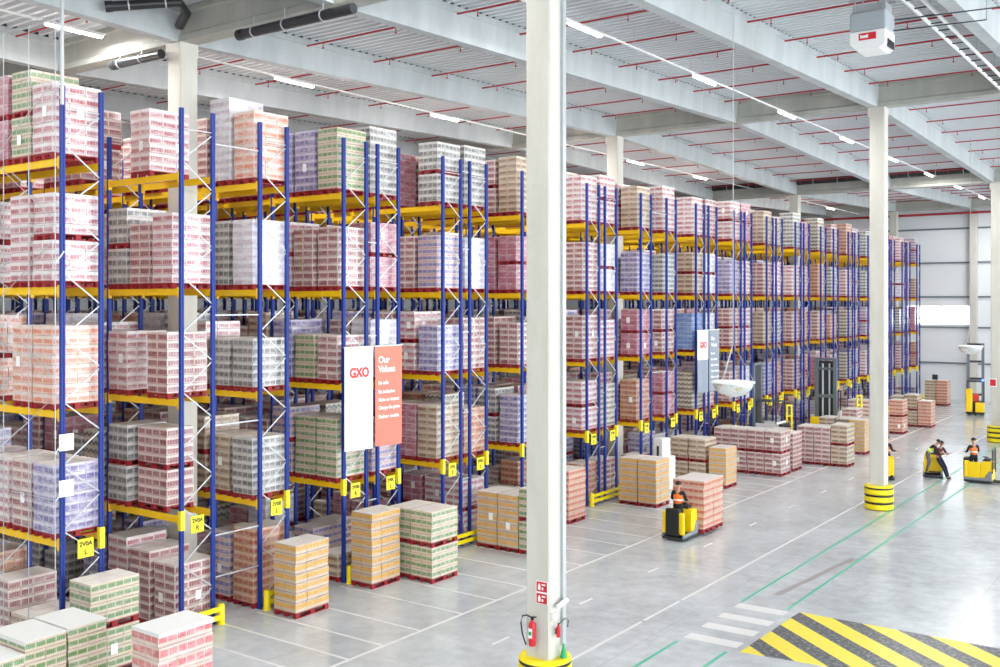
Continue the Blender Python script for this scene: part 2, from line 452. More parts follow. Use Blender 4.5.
for i, (y0, y1, sd) in enumerate(RK, 1):
    t = thing('pallet_rack', 'blue and yellow pallet rack, %s rack end from the left' % ORD[i], 'rack', (0, y0, 0), 0, 'pallet racks in the long rack block')
    nb = nbays(i)
    for b in range(nb + 1):
        X = -.05 - BAY * b
        for yy in (.055, D_ - .055): inst('upright', UPR if b == 0 else UPR2, t, (X, yy, 0))
        inst('bracing', BRC, t, (X, 0, 0))
        if b < nb:
            for z in LEV[1:]:
                for yy in (.03, D_ - .03): inst('beam', BM, t, (X - .05, yy, z))
    yy = D_ - .055 if sd < 0 else .055
    inst('level_marker', MK, t, (-.05, yy, 0))
    if sd > 0 and i < len(RK):      # spacers tying the back-to-back racks
        gap = RK[i][0] - y1
        for z in ((1.2, 2.3, 5.2, 8.1, 12.6) if gap > 1 else (2.3, 4.6, 7.4, 10.3, 13.0)):
            m = MB(); m.bar((-.05, D_ - .004, z), (-.05, D_ + gap - .006, z), .032); m.build('spacer_bar', GALV, t)

# hanging aisle code signs
codes = 'ABCDEFGHJKLMNPQR'
for i, (y0, y1, sd) in enumerate(RK, 1):
    if i > 24: break
    code = '2V0' + codes[(i // 2)] if i > 1 else '2V0A'
    code = '2V0' + codes[0 if i < 2 else (i - 1) // 2 + (0 if i % 2 else 0)]
    k = (i - 1 + 1) // 2 if i > 1 else 0
    # racks (1,2) share aisle A, (3,4) B, (5,6) C ...
    code = '2V0' + codes[(i - 1) // 2]; lr = 'L' if i % 2 else 'R'
    t = thing('aisle_sign', 'yellow aisle sign reading %s %s hung on the %s rack end' % (code, lr, ORD[i]), 'sign', (.02, (y0 + y1) / 2 - (.05 if sd > 0 else -.05), 2.72), 0, 'yellow aisle code signs')
    m = MB(); m.box(-.012, .006, -.2, .2, -.22, .22); m.build('plate', SIGNY, t)
    letter(code, .145, INK, t, (.009, 0, .05), FACE_X, 'CENTER', .004)
    letter(lr, .17, INK, t, (.009, 0, -.15), FACE_X, 'CENTER', .004)

# ------------------------------------------------------------------ pallets and loads
LX, LY = .84, 1.24
def pallet_mesh():
    m = MB(); x, y = .42, .61
    for k in range(5):
        c = -x + .07 + k * (2 * x - .14) / 4; m.box(c - .065, c + .065, -y, y, .122, .144)
    for c in (-y + .07, 0, y - .07): m.box(-x, x, c - .07, c + .07, .10, .122)
    for c in (-y + .07, 0, y - .07):
        for q in (-x + .05, 0, x - .05): m.box(q - .05, q + .05, c - .07, c + .07, .022, .10)
    for q in (-x + .05, 0, x - .05): m.box(q - .05, q + .05, -y, y, 0, .022)
    return m.mesh('pallet', PRED)
PAL = pallet_mesh()
CACHE = {}
def load_mesh(key, n, lh, seed, nx=2, ny=3, rag=False, lx=LX, ly=LY):
    kk = (key, n, round(lh, 3), seed, nx, ny, rag, lx, ly)
    if kk in CACHE: return CACHE[kk]
    rnd = random.Random(str(kk)); m = MB(); dx, dy = lx / nx, ly / ny
    for L in range(n):
        ox, oy = rnd.uniform(-.010, .010), rnd.uniform(-.010, .010)
        for a in range(nx):
            for b in range(ny):
                if rag and L == n - 1 and rnd.random() < .35: continue
                j = lambda q=.006: rnd.uniform(-q, q)
                x0 = -lx / 2 + a * dx + .004 + ox + j(); x1 = x0 + dx - .008
                y0 = -ly / 2 + b * dy + .004 + oy + j(); y1 = y0 + dy - .008
                z0 = L * lh + (.0 if L == 0 else .002); z1 = (L + 1) * lh - .004
                f = m.box(x0, x1, y0, y1, z0, z1)
                m.mi[f] = 1; m.mi[f + 1] = 1
                for q, s in ((2, a), (4, a), (3, b + 10), (5, b + 10)):
                    m.uv[f + q] = [(s, L), (s + 1, L), (s + 1, L + 1), (s, L + 1)]
    me = m.mesh('cartons', [CM[key], TOPF])
    for l in me.uv_layers[0].data:      # keep the cell index inside the carton
        l.uv.x = l.uv.x * .998 + .001; l.uv.y = l.uv.y * .998 + .001
    CACHE[kk] = me; return me
m = MB(); m.box(-.002, .002, -.085, .085, -.12, .12); LAB_X = m.mesh('label_sheet', SHEET)
m = MB(); m.box(-.085, .085, -.002, .002, -.12, .12); LAB_Y = m.mesh('label_sheet', SHEET)
m = MB(); m.box(-.43, .43, -.63, .63, 0, .012); m.box(-.432, -.428, -.63, .63, -.05, .012); m.box(.428, .432, -.63, .63, -.07, .012); m.box(-.43, .43, -.632, -.628, -.06, .012); TOPS = m.mesh('top_sheet', plain('sheet_offwhite', 'd9d9d6', .6, 0, .03))
LOADS = []; STUFF = []
def place_load(x, y, z, key, n, lh, label, group, seed=0, parts=True, rz=0, rag=False, top=False, nx=2, ny=3, lab=True):
    t = thing('pallet_load', label, 'pallet load', (x, y, z), rz, group)
    inst('pallet', PAL, t)
    inst('cartons', load_mesh(key, n, lh, seed % 2, nx, ny, rag), t, (0, 0, .146))
    h = .146 + n * lh
    rnd = random.Random(label)
    if lab and rnd.random() < .25:
        zz = .146 + (h - .146) * rnd.uniform(.35, .6)
        if abs(rz) < .1:
            inst('label_sheet', LAB_X, t, (LX / 2 + .016, rnd.uniform(-.3, .3), zz)); inst('label_sheet', LAB_Y, t, (rnd.uniform(-.15, .2), -LY / 2 - .016, zz))
    if top: inst('top_sheet', TOPS, t, (0, 0, h))
    return h

# table of what stands at each rack's front, ground level first; 'd' = two loads stacked, None = empty
T = {
 1: [('green', 's', 4), ('lilac', 's', 7), ('peach', 's', 8), ('pink', 'd'), ('pink', 's', 7)],
 2: [('red', 's', 7), ('red', 'd', 0, -.80), ('red', 's', 7, -.27), ('pink', 's', 8), None],
 3: [('orange', 's', 9), ('silver', 's', 7), ('silver', 's', 6), ('white', 's', 8), ('peach', 's', 8)],
 4: [('tan', 's', 3), ('green', 's', 8), ('red', 's', 6), ('red', 's', 8), ('green', 's', 8)],
 5: [('tan', 's', 5), ('skyred', 's', 7), ('white', 's', 8), ('rose', 'd'), ('silver', 's', 9)],
 6: [('kraft', 's', 4), ('tan', 's', 8), ('lilac', 's', 7), ('skyred', 's', 8), ('silver', 'd')],
 7: [('pink', 'd'), ('orange', 's', 7), ('red', 's', 8), ('white', 's', 8), ('silver', 's', 9)],
 8: [('red', 's', 5), ('lilac', 's', 8), ('red', 's', 7), ('rose', 'd'), ('tan', 's', 9)],
 9: [('tan', 's', 5), ('pink', 's', 8), ('red', 's', 8), ('pink', 's', 8), ('pink', 's', 9)],
 10: [('orange', 's', 7), ('pink', 'd'), ('red', 's', 8), ('red', 's', 9), ('pink', 's', 8)],
 11: [('red', 's', 7), ('wave', 's', 8), ('pink', 's', 7), ('white', 'd'), ('pink', 'd')],
 12: [('rose', 's', 6), ('orange', 's', 8), ('rose', 'd'), ('lilac', 's', 8), ('tan', 's', 8)],
 13: [('white', 's', 6), ('rose', 'd'), ('red', 'd'), ('silver', 's', 8), ('pink', 's', 9)],
 14: [('tan', 's', 4), ('wave', 's', 8), ('blue', 's', 8), ('tan', 'd'), ('pink', 's', 8)],
 15: [('pink', 's', 5), ('pink', 's', 8), ('white', 's', 8), ('white', 'd'), ('red', 's', 8)],
 16: [('tan', 's', 4), ('red', 's', 7), ('red', 'd'), ('lilac', 's', 8), ('pink', 'd')],
 17: [('tan', 's', 4), ('white', 's', 8), ('pink', 'd'), ('pink', 's', 8), ('rose', 'd')],
 18: [('tan', 's', 4), ('lilac', 's', 8), ('tan', 's', 8), ('red', 's', 8), ('tan', 's', 8)],
 20: [('red', 's', 4), ('red', 's', 8), ('red', 's', 8), ('pink', 's', 8), ('silver', 's', 9)],
 22: [('pink', 's', 4), ('rose', 's', 8), ('red', 's', 8), ('orange', 's', 9), ('wave', 's', 9)],
 24: [('tan', 's', 4), ('wave', 's', 8), ('wave', 's', 8), ('pink', 's', 8), ('orange', 's', 9)],
}
SECOND = {(1, 0): ('tan', 's', 4), (1, 1): ('red', 's', 7), (1, 2): ('peach', 's', 8), (1, 3): ('pink', 's', 9), (1, 4): ('green', 'd'),
 (2, 0): ('red', 's', 8), (2, 1): None, (2, 2): None, (2, 3): ('red', 's', 7), (2, 4): ('pink', 's', 7),
 (3, 0): ('skyred', 's', 8), (3, 3): ('silver', 's', 8), (3, 4): ('white', 's', 10), (3, 2): ('silver', 's', 6), (3, 1): ('tan', 's', 7),
 (4, 0): ('skyred', 's', 6), (4, 1): ('green', 's', 8), (4, 3): ('red', 's', 8), (4, 4): ('lilac', 's', 8), (4, 2): ('green', 's', 6),
 (6, 3): ('red', 's', 8), (6, 0): ('tan', 's', 5), (6, 1): ('rose', 's', 8), (8, 4): ('red', 'd'), (6, 4): None, (10, 1): ('silver', 'd')}
LNAME = ['on the floor', 'first beam level', 'second beam level', 'third beam level', 'top beam level']
POOL = ['pink'] * 5 + ['red'] * 4 + ['rose'] * 2 + ['silver'] * 2 + ['lilac', 'lilac', 'white', 'tan', 'orange', 'peach', 'wave', 'skyred']
rng = random.Random(11); rng2 = random.Random(5); SHORT = {'pink': 'pink', 'red': 'red', 'skyred': 'blue-red', 'wave': 'wavy', 'lilac': 'lilac', 'green': 'green', 'rose': 'rose', 'orange': 'brown', 'peach': 'peach', 'silver': 'grey', 'blue': 'blue', 'white': 'white', 'tan': 'tan', 'kraft': 'kraft', 'redbox': 'red', 'yellow': 'yellow'}
# the loads that show largest, per rack: level, position from the front, storey of the pile
SHOWN = {(i, int(c[0]), int(c[1], 20), int(c[2])) for i, cs in {1: '010 020 031 100 110 120 130 140 200 210 230 231 300 301 310 330 331 400 401 410 411 420 421', 2: '000 010 021 030 050 060 100 101 120 121 130 140 151 160 170 190 200 220 230 250 270 300 310 320 321 340 410 420 430 431 440 450 470', 3: '000 010 030 050 060 080 100 110 120 121 141 150 160 200 210 220 231 241 261 300 310 400 410 411 420', 4: '000 010 031 040 060 100 110 120 121 130 140 150 200 210 220 230 300 310 321 400 410 420', 5: '020 100 120 141 200 210 230 300 301 400', 6: '030 040 050 070 100 110 160 200 210 211 241 300 310 400 401 420', 7: '000 001 011 021 031 100 110 120 200 300 400 420', 8: '100 110 111 120 131 200 210 300 301 310 400 410 411', 9: '011 020 111', 10: '000 100 101 131 200 231 300 400', 11: '000 041 050 100 200 300 301 400 401', 12: '100 110 120 200 201 221 300 310 400', 13: '011 030 100 101 200 201 300 400', 14: '060 100 200 300 301 400', 15: '100 200 300 301 400', 16: '100 200 201 210 300 400 401', 17: '031 100 300 401', 18: '031 100 200 300 400', 19: '100 200 300 400', 20: '100 200 300 400', 21: '001 101 200 300 400', 22: '100 200 300 400', 23: '200 300 400', 24: '100 200 300 400', 26: '100 300 400', 30: '100 200 400', 32: '200 300'}.items() for c in cs.split()}
STB = MB(); KEYS = list(STY)
def stuff_load(x, y, z, key, n, lh):
    m = STB; c0 = KEYS.index(key); lx, ly = LX - .01, LY - .01
    m.box(x - .42, x + .42, y - .61, y + .61, z + .09, z + .144, 17); m.box(x - .42, x + .42, y - .61, y + .61, z, z + .022, 17)
    for q in (-.37, 0, .37): m.box(x + q - .05, x + q + .05, y - .6, y + .6, z + .022, z + .09, 17)
    for L in range(n):
        ox = rng2.uniform(-.012, .012); oy = rng2.uniform(-.012, .012)
        f = m.box(x - lx / 2 + ox, x + lx / 2 + ox, y - ly / 2 + oy, y + ly / 2 + oy, z + .146 + L * lh + .003, z + .146 + (L + 1) * lh - .004, c0)
        m.mi[f] = 16; m.mi[f + 1] = 16
        for q, s in ((2, 2), (4, 2), (3, 3), (5, 3)): m.uv[f + q] = [(.001, L + .001), (s - .001, L + .001), (s - .001, L + .999), (.001, L + .999)]
for i, (y0, y1, sd) in enumerate(RK, 1):
    yc = (y0 + y1) / 2; nb = nbays(i)
    for lv, z in enumerate(LEV):
        for p in range(3 * nb):
            rng = random.Random(i * 10007 + lv * 101 + p * 13); b, q = divmod(p, 3); x = -.62 - BAY * b - 1.0 * q + rng.uniform(-.04, .04)
            if p == 0: it = T[i][lv] if i in T else 'rand'
            elif p == 1 and (i, lv) in SECOND: it = SECOND[(i, lv)]
            else: it = 'rand' if rng.random() < .86 else None
            if it == 'rand':
                it = (rng.choice(POOL), 'd' if rng.random() < .25 else 's', rng.choice((7, 8, 8, 9)) if lv else rng.choice((4, 5, 6, 7)))
            if it is None or (i, lv, p) in ((2, 4, 2), (2, 4, 3)): continue
            key, kd = it[0], it[1]
            if kd == 's': st = [(0, it[2], .225 if lv < 4 else .232)]
            else: st = [(0, 4, .235), (.146 + 4 * .235 + .002, 4, .235)]
            for w, (dz, n, lh) in enumerate(st):
                yj = yc + rng.uniform(-.03, .03); x = x + (it[3] if w == 0 and len(it) > 3 else 0); rot = R(90) if len(it) > 3 and it[3] < -.5 else 0
                if (i, lv, p, w) in SHOWN:
                    ud = '' if kd == 's' else ('upper ' if w else 'lower ')
                    pos = '' if p == 0 else ' %s from front' % ORD[p + 1]
                    lab = '%s%s wrapped load%s, %s, %s rack end from left' % (ud, STY[key][8], pos, LNAME[lv], ORD[i])
                    if len(lab.split()) > 16: lab = '%s%s wrapped load%s, %s, %s rack end from left' % (ud, SHORT[key], pos, LNAME[lv], ORD[i])
                    place_load(x, yj, z + dz, key, n, lh, lab, 'pallet loads in the racks', rz=rot, seed=i + lv, lab=(i < 20), ny=3 if (i + lv + p) % 3 else 4)
                else: stuff_load(x, yj, z + dz, key, n, lh)
o = STB.build('stored_pallet_loads', [CM[k] for k in KEYS] + [TOPF, PRED])
o['kind'] = 'stuff'; o['label'] = 'shadowy pallet loads filling the depths of the racks'; o['category'] = 'pallet loads'

# loads set down on the floor in front of the racks
FLD = [  # x centre, y centre, style, layers, lh, stacked, long-side-in-x, label
 (1.04, 19.22, 'yellow', 7, .258, 0, 0, 'tall yellow printed kraft load standing alone before the third rack end', .02),
 (.76, 22.48, 'yellow', 8, .258, 0, 0, 'tall yellow printed kraft carton load standing left of the green printed double stack', 0),
 (1.82, 23.95, 'green', 4, .232, 2, 0, '%s green printed load of the double stack right of the coral banner', 0),
 (.94, 23.98, 'green', 4, .232, 2, 0, '%s green printed load, rear pair behind the double stack near coral banner', 0),
 (.90, 28.50, 'yellow', 7, .255, 0, 0, 'yellow printed kraft load left of the near column, left of a pair', 0),
 (1.78, 28.50, 'yellow', 7, .255, 0, 0, 'yellow printed kraft load left of the near column, right of a pair', 0),
 (2.66, 28.50, 'green', 4, .24, 2, 0, '%s green printed load just behind the left edge of the near column', 0),
 (.80, 33.30, 'kraft', 8, .235, 0, 0, 'pale red printed kraft load just right of the near column', 0),
 (1.20, 37.98, 'yellow', 7, .258, 0, 0, 'yellow printed kraft load in front of the white machine, left of a pair', 0),
 (2.08, 37.98, 'yellow', 7, .258, 0, 0, 'yellow printed kraft load in front of the white machine, right of a pair', 0),
 (.74, 43.75, 'tan', 4, .232, 2, 0, '%s tan load of the leftmost stack behind the loaded truck', 0),
 (1.64, 43.75, 'tan', 4, .232, 2, 0, '%s tan load of the middle stack behind the loaded truck', 0),
 (2.66, 43.72, 'yellow', 7, .24, 0, 0, 'yellow printed kraft load ending the row behind the loaded truck', 0),
 (.88, 48.3, 'red', 4, .235, 2, 0, '%s red printed load, innermost in the row past the yellow kraft load', 0),
 (1.76, 48.3, 'red', 4, .235, 2, 0, '%s red printed load, second from racks past the yellow kraft load', 0),
 (2.65, 48.3, 'red', 4, .235, 2, 0, '%s red printed load, third from racks past the yellow kraft load', 0),
 (3.53, 48.3, 'red', 4, .235, 2, 0, '%s red printed load, outer end of the row past yellow kraft load', 0),
 (2.58, 50.1, 'red', 8, .22, 0, 0, 'red printed load behind the long red double-stacked row, inner one', 0),
 (3.48, 50.1, 'red', 8, .22, 0, 0, 'red printed load behind the long red double-stacked row, outer one', 0),
 (3.52, 52.9, 'red', 8, .23, 0, 0, 'tall red printed load left of the tan double stack, inner of two', 0),
 (4.40, 52.9, 'red', 8, .23, 0, 0, 'tall red printed load left of the tan double stack, outer of two', 0),
 (5.27, 52.95, 'tan', 4, .232, 2, 0, '%s tan load of the double stack just left of second column', 0),
 (1.9, 52.9, 'rose', 7, .22, 0, 0, 'rose pink load at the inner end of the tall red row', 0),
 (2.9, 58.2, 'tan', 8, .22, 0, 0, 'tan load behind the tall red pair', 0),
 (3.9, 58.2, 'wave', 8, .22, 0, 0, 'black and cream load behind the tan double stack', 0),
 (4.75, 57.8, 'yellow', 8, .22, 0, 0, 'yellow printed kraft load half behind the second column', 0),
 (2.9, 62.6, 'red', 8, .235, 0, 0, 'red printed load by the grey turret mast, inner one', 0),
 (2.03, 66.5, 'pink', 8, .26, 0, 0, 'tall pink load behind the second column, inner of two', 0),
 (2.93, 66.5, 'pink', 8, .26, 0, 0, 'tall pink load behind the second column, outer of two', 0),
 (4.12, 68.25, 'kraft', 4, .235, 2, 0, '%s kraft load showing just right of the second column', 0),
 (3.9, 72.85, 'tan', 4, .235, 2, 0, '%s tan load of the stack right of second column', 0),
 (4.78, 72.85, 'kraft', 7, .235, 0, 0, 'red printed kraft load ending the row right of second column', 0),
 (3.0, 72.85, 'tan', 8, .235, 0, 0, 'tan load innermost in the row right of second column', 0),
 (1.45, 89.0, 'tan', 8, .24, 0, 0, 'tan load against the far wall under the window, left one', 0),
 (2.35, 89.0, 'kraft', 8, .24, 0, 0, 'kraft load against the far wall under the window, right one', 0),
 # near corner
 (5.05, 12.15, 'redbox', 8, .262, 0, 0, 'red printed load with white top sheet, bottom foreground', 0),
 (.70, 13.47, 'green', 4, .232, 2, 0, '%s pale green printed wrapped load under the first aisle sign', 0),
]
for x, y, key, n, lh, stk, _lx, lab, rz in FLD:
    if stk:
        h = place_load(x, y, 0, key, n, lh, lab % 'lower', 'loads set down before the racks', seed=1, rz=rz)
        place_load(x, y, h + .002, key, n, lh, lab % 'upper', 'loads set down before the racks', seed=0, rz=rz)
    else: place_load(x, y, 0, key, n, lh, lab, 'loads set down before the racks', seed=n, rz=rz, top=(y < 13))
for k, (x, y, nl, lab) in enumerate(((2.72, 9.70, 8, 'green printed kraft load cut by the left picture edge, lowest one'),
                              (2.66, 10.58, 9, 'green printed kraft load with white top, middle of the foreground three'),
                              (2.58, 11.50, 9, 'green printed kraft load with white top, beside the red printed load'))):
    place_load(x, y, 0, 'green', nl, .21, lab, 'loads set down before the racks', seed=k, rz=R(-90), top=True, nx=2, ny=2, lab=False)

# ------------------------------------------------------------------ roof services
def trunk_and_lights(X, ya, offs, lab, side, step=8.04):
    for n_, (a, b) in enumerate(((-31, 17.2), (18.6, 66.6), (68.1, 91.4))):
        tr = thing('light_trunking', 'thin white light trunking rail %s, %s roof bay' % (lab, ('nearest', 'middle', 'last')[n_]), 'lighting rail', (X, 0, 16.2))
        m = MB(); m.box(-.03, .03, a, b, .05, .1); m.build('rail', WHITE, tr)
        m = MB(); y = a + 1
        while y < b: m.bar((0, y, .1), (0, y, zb(y) + BEAM - 16.2 + .02), .012); y += 4.0
        m.build('hanger', GALV, tr)
    k = 0
    for j in range(-3, 14):
        y = offs + step * j
        if y > 91 or y < -9 or abs(y - 17.9) < 1.16 or abs(y - 67.36) < 1.2: continue
        if y > 12: k += 1
        t = thing('ceiling_light', ('glowing linear ceiling light, %s of the row %s' % (ORD[k], lab)) if y > 12 else 'linear ceiling light outside the picture', 'ceiling light', (X, y, 16.2), 0, 'linear ceiling lights')
        m = MB(); m.box(-.07, .07, -.88, .88, 0, .05); m.build('housing', WHITE, t, bevel=.01)
        m = MB(); m.prism([(-.065, 0), (-.045, -.05), (.045, -.05), (.065, 0)], 'y', -.86, .86); m.build('diffuser', LAMPM, t)
        L = bpy.data.lights.new('lamp', 'AREA'); L.shape = 'RECTANGLE'; L.size = .13; L.size_y = 1.7; L.energy = LAMP_W; L.color = (1, .985, .96)
        lo = bpy.data.objects.new('lamp', L); COL.objects.link(lo); lo.parent = t; lo.location = (0, 0, -.06)
trunk_and_lights(6.75, 16, 16.66, 'over the open floor', 1)
trunk_and_lights(-5.1, 16, 16.25, 'over the rack fronts', 1, 8.38)
trunk_and_lights(-17.3, 16, 16.2, 'deep over the racks', 1)
# sprinkler pipes
k = 0
for b in range(-2, 3):
    for j in range(8):
        y = 17.9 + 24.73 * b + 1.45 + 3.09 * j
        if y < -12 or y > 93: continue
        m = MB(); z = zb(y) + .74; m.tube([(-45, y, z), (21.5, y, z)], .029, 8); x = -44
        while x < 21: m.tube([(x, y, z), (x, y, z - .16)], .014, 6); m.lathe([(.03, 0), (.03, .04)], 6, (x, y, z - .19)); x += 3.04
        if y > 12: k += 1
        o = m.build('sprinkler_pipe', RED_PIPE)
        tag(o, ('thin red sprinkler pipe under the roof deck, %s from the near girder' % ORD[k]) if y > 12 else 'thin red sprinkler pipe under the roof deck behind the camera', 'sprinkler pipe', 'sprinkler pipes under the deck')
m = MB(); m.tube([(-20, 93.3, 16.12), (20, 93.3, 16.12)], .10, 12)
tag(m.build('sprinkler_main', RED_PIPE), 'thick red sprinkler main running along the far wall', 'pipe')
def drain(pts, r, lab, clips):
    t = thing('drain_pipe', lab, 'drain pipe', pts[0]); o = Vector(pts[0])
    m = MB(); m.tube([Vector(p) - o for p in pts], r, 16); d = (Vector(pts[1]) - o).normalized()
    m.tube([-d * .02, d * .16], r * 1.12, 16); m.build('pipe', PIPEB, t)
    for c in clips:
        p = o.lerp(Vector(pts[1]), c) - o
        m = MB(); m.tube([p - d * .02, p + d * .02], r * 1.1, 16); m.bar(p + Vector((0, 0, r)), p + Vector((0, 0, r + .3)), .02); m.build('clip', GALV, t)
drain([(.62, 17.42, 15.42), (4.75, 17.42, 15.42)], .13, 'black drain pipe with white clips hanging right of the near rack column', (.14, .42, .75))
drain([(-5.05, 17.45, 15.42), (-2.72, 17.45, 15.42)], .13, 'short black drain pipe left of the near rack column head', (.15, .6))
drain([(-2.0, 15.25, 16.1), (-.95, 16.75, 16.40), (-1.35, 17.25, 16.30), (-1.85, 17.40, 16.05)], .13, 'black drain pipe with elbow cut by the top edge, above the rack column', (.3, .8))
drain([(-8.1, 66.85, 16.56), (-2.75, 66.85, 16.56)], .21, 'dark drain pipe far back above the racks, left of the far rack column', (.2, .5, .8))
drain([(-2.0, 66.85, 16.56), (3.35, 66.85, 16.56)], .21, 'dark drain pipe far back, just right of the far rack column', (.2, .5, .8))
drain([(4.05, 66.85, 16.56), (9.4, 66.85, 16.56)], .21, 'dark drain pipe far back over the open floor, by the middle column head', (.2, .5, .8))
# unit heater, tray, pipes
t = thing('unit_heater', 'boxy grey and white unit heater hung under the roof', 'heater', (13.95, 27.3, 15.03))
m = MB(); m.prism([(-.46, .5), (.46, .5), (.46, 1.0), (-.46, 1.0)], 'y', -.35, .55); m.build('upper_casing', plain('heater_grey', 'a9b0b5', .4), t, bevel=.05)
m = MB(); m.prism([(-.46, .16), (-.3, 0), (.3, 0), (.46, .1), (.46, .495), (-.46, .495)], 'y', -.35, .55); m.build('lower_casing', WHITE, t, bevel=.03)
m = MB(); m.box(.462, .475, -.2, .4, .05, .26)
for q in range(4): m.box(.475, .50, -.2, .4, .07 + .05 * q, .085 + .05 * q)
m.build('louvre', DARK, t)
m = MB(); m.box(-.22, .22, -.362, -.352, .25, .43); lo = m.build('brand_plate', RED, t)
m = MB(); m.box(-.18, .02, -.366, -.362, .30, .37); m.box(-.18, -.15, -.366, -.362, .37, .39); m.box(-.02, .02, -.366, -.362, .37, .39); m.build('lettering', SHEET, lo)
m = MB()
for x in (-.35, .35):
    for y in (-.25, .45): m.bar((x, y, 1.0), (x, y, zb(27.3) + BEAM - 15.03 + .03), .03)
m.box(-.5, .5, -.3, -.22, 1.3, 1.36); m.box(-.5, .5, .42, .5, 1.3, 1.36); m.box(-.42, .42, -.2, .4, 1.02, 1.22); m.build('hanging_frame', GALV, t)
t = thing('cable_tray', 'white ladder cable tray crossing the top right corner', 'cable tray', (14.95, 0, 16.28))
for x in (-.2, .2):
    m = MB(); m.tube([(x, -10, 0), (x, 42, 0)], .055, 8); m.build('side_rail', WHITE, t)
m = MB(); y = -9.5
while y < 42: m.bar((-.2, y, -.02), (.2, y, -.02), .05, .03); y += .9
m.build('rungs', DARK, t)
m = MB(); y = 20
while y < 42: m.bar((0, y, .02), (0, y, zb(y) + BEAM - 16.28 + .02), .014); y += 3.1
m.build('hanger', GALV, t)
m = MB(); m.tube([(14.45, 27.6, 15.85), (17.6, 28.4, 15.95), (17.6, 28.4, 16.9)], .018, 6)
tag(m.build('gas_pipe', DARK), 'thin grey upper pipe leading right from the unit heater', 'pipe')
m = MB(); m.tube([(14.45, 27.5, 15.55), (16.6, 28.0, 15.6), (16.6, 28.0, 16.8)], .018, 6)
tag(m.build('gas_pipe', DARK), 'thin grey lower pipe leading right from the unit heater', 'pipe')
# dome mirrors
MIR = plain('mirror_acrylic', 'f2f4f4', .08, .75, .02)
def dome(x, y, z, lab):
    t = thing('dome_mirror', lab, 'mirror', (x, y, z))
    pr = [(.005, -.42)] + [(.57 * math.sin(a), -.42 * math.cos(a)) for a in [R(k) for k in range(10, 91, 10)]]
    m = MB(); m.lathe(pr, 32); m.build('dome', MIR, t)
    m = MB(); m.lathe([(.57, -.02), (.61, -.02), (.61, .02), (.57, .03), (.55, .02)], 32); m.build('rim', WHITE, t)
    m = MB()
    for k in range(3):
        a = R(120 * k + 20); m.bar((.58 * math.cos(a), .58 * math.sin(a), .02), (0, 0, 1.1), .012)
    m.bar((0, 0, 1.1), (0, 0, zb(y) + BEAM - z + .03), .016); m.build('cable', GALV, t)
dome(10.16, 27.17, 6.17, 'white mirror dome on a wire, just right of the grey banners')
dome(10.75, 56.3, 6.2, 'white mirror dome hanging far back before the reach truck')
# safety mesh on the back of the first rack
t = thing('rack_back_fence', 'thin grey back fence of posts and rails behind the first rack', 'fence', (0, 12.66, 0))
for k in range(8):
    m = MB(); x = .04 - 1.12 * k; m.tube([(x, 0, 0), (x, 0, 14.9)], .013, 6); m.build('post', GALV, t)
for z in (14.9, 10.2, 7.24, 3.95):
    m = MB(); m.tube([(.04, 0, z), (-7.8, 0, z)], .010 if z < 14 else .02, 6); m.build('rail', GALV, t)
m = MB(); m.tube([(.24, 0.05, 12.9), (.24, 0.05, 15.9)], .042, 10); m.bar((.24, .05, 13.1), (.0, .13, 13.1), .04); m.bar((.24, .05, 13.3), (.04, 0, 13.3), .03); m.build('extension_tube', GALV, t)
for z in (13.3, 9.3, 5.0, 3.9):
    m = MB(); m.bar((.04, 0, z), (.12, .17, z + .3), .03); m.build('bracket', GALV, t)
m = MB()
for k in range(3):
    z = 3.2 + 3.6 * k; m.bar((-.2, .03, z), (-2.8, .03, z + 1.5), .014); m.bar((-.2, .03, z + 3.0), (-2.8, .03, z + 1.5), .014)
m.build('diagonal_braces', GALV, t)

# ------------------------------------------------------------------ banners and plates on the racks
def banner(y0, y1, z0, z1, mat, lab, lower=None):
    t = thing('hanging_banner', lab, 'banner', (.12, (y0 + y1) / 2, z0)); w = (y1 - y0) / 2; h = z1 - z0
    def sheet(za, zb_, name, mt):
        m = MB(); n = 8; k0 = len(m.v)
        for q in (0, .006):
            for a in range(n + 1):
                for b in (za, zb_):
                    yy = -w + 2 * w * a / n; m.v.append((.012 * math.sin(a * 1.3) * (1 - b / h) + q, yy, b + (.04 * (1 - a / n) if b == 0 else 0)))
        N = 2 * (n + 1)
        for a in range(n):
            i = 2 * a; m.f.append((i, i + 1, i + 3, i + 2)); m.f.append((N + i + 2, N + i + 3, N + i + 1, N + i))
            m.f.append((i, i + 2, N + i + 2, N + i)); m.f.append((i + 1, N + i + 1, N + i + 3, i + 3))
        m.f.append((0, N, N + 1, 1)); m.f.append((2 * n, 2 * n + 1, N + 2 * n + 1, N + 2 * n))
        return m.build(name, mt, t)
    if lower: sheet(0, h * .53, 'lower_sheet', lower); sheet(h * .53, h, 'upper_sheet', mat)
    else: sheet(0, h, 'sheet', mat)
    m = MB(); m.tube([(0, -w - .02, h), (0, w + .02, h)], .02, 8); m.build('batten', WHITE, t)
    m = MB()
    for y in (-w + .06, w - .06): m.bar((-.122, y, h), (0, y, h), .02)
    m.build('hook', GALV, t)
    return t
def words_on(t, lines, mat):
    for txt, size, y, z, al, sx in lines:
        o = letter(txt, size, mat, t, (.026, y, z), FACE_X, al, size * (.038 if txt == 'GXO' else .022)); o.scale = (sx, 1, 1)
b1 = banner(21.80, 23.04, 3.93, 7.08, BWHITE, 'white banner with red lettering on the fourth rack end')
words_on(b1, [('GXO', .40, 0, 2.24, 'CENTER', .92)], LRED)
b2 = banner(23.14, 24.38, 3.93, 7.08, CORAL, 'coral banner with white value lines on the fifth rack end')
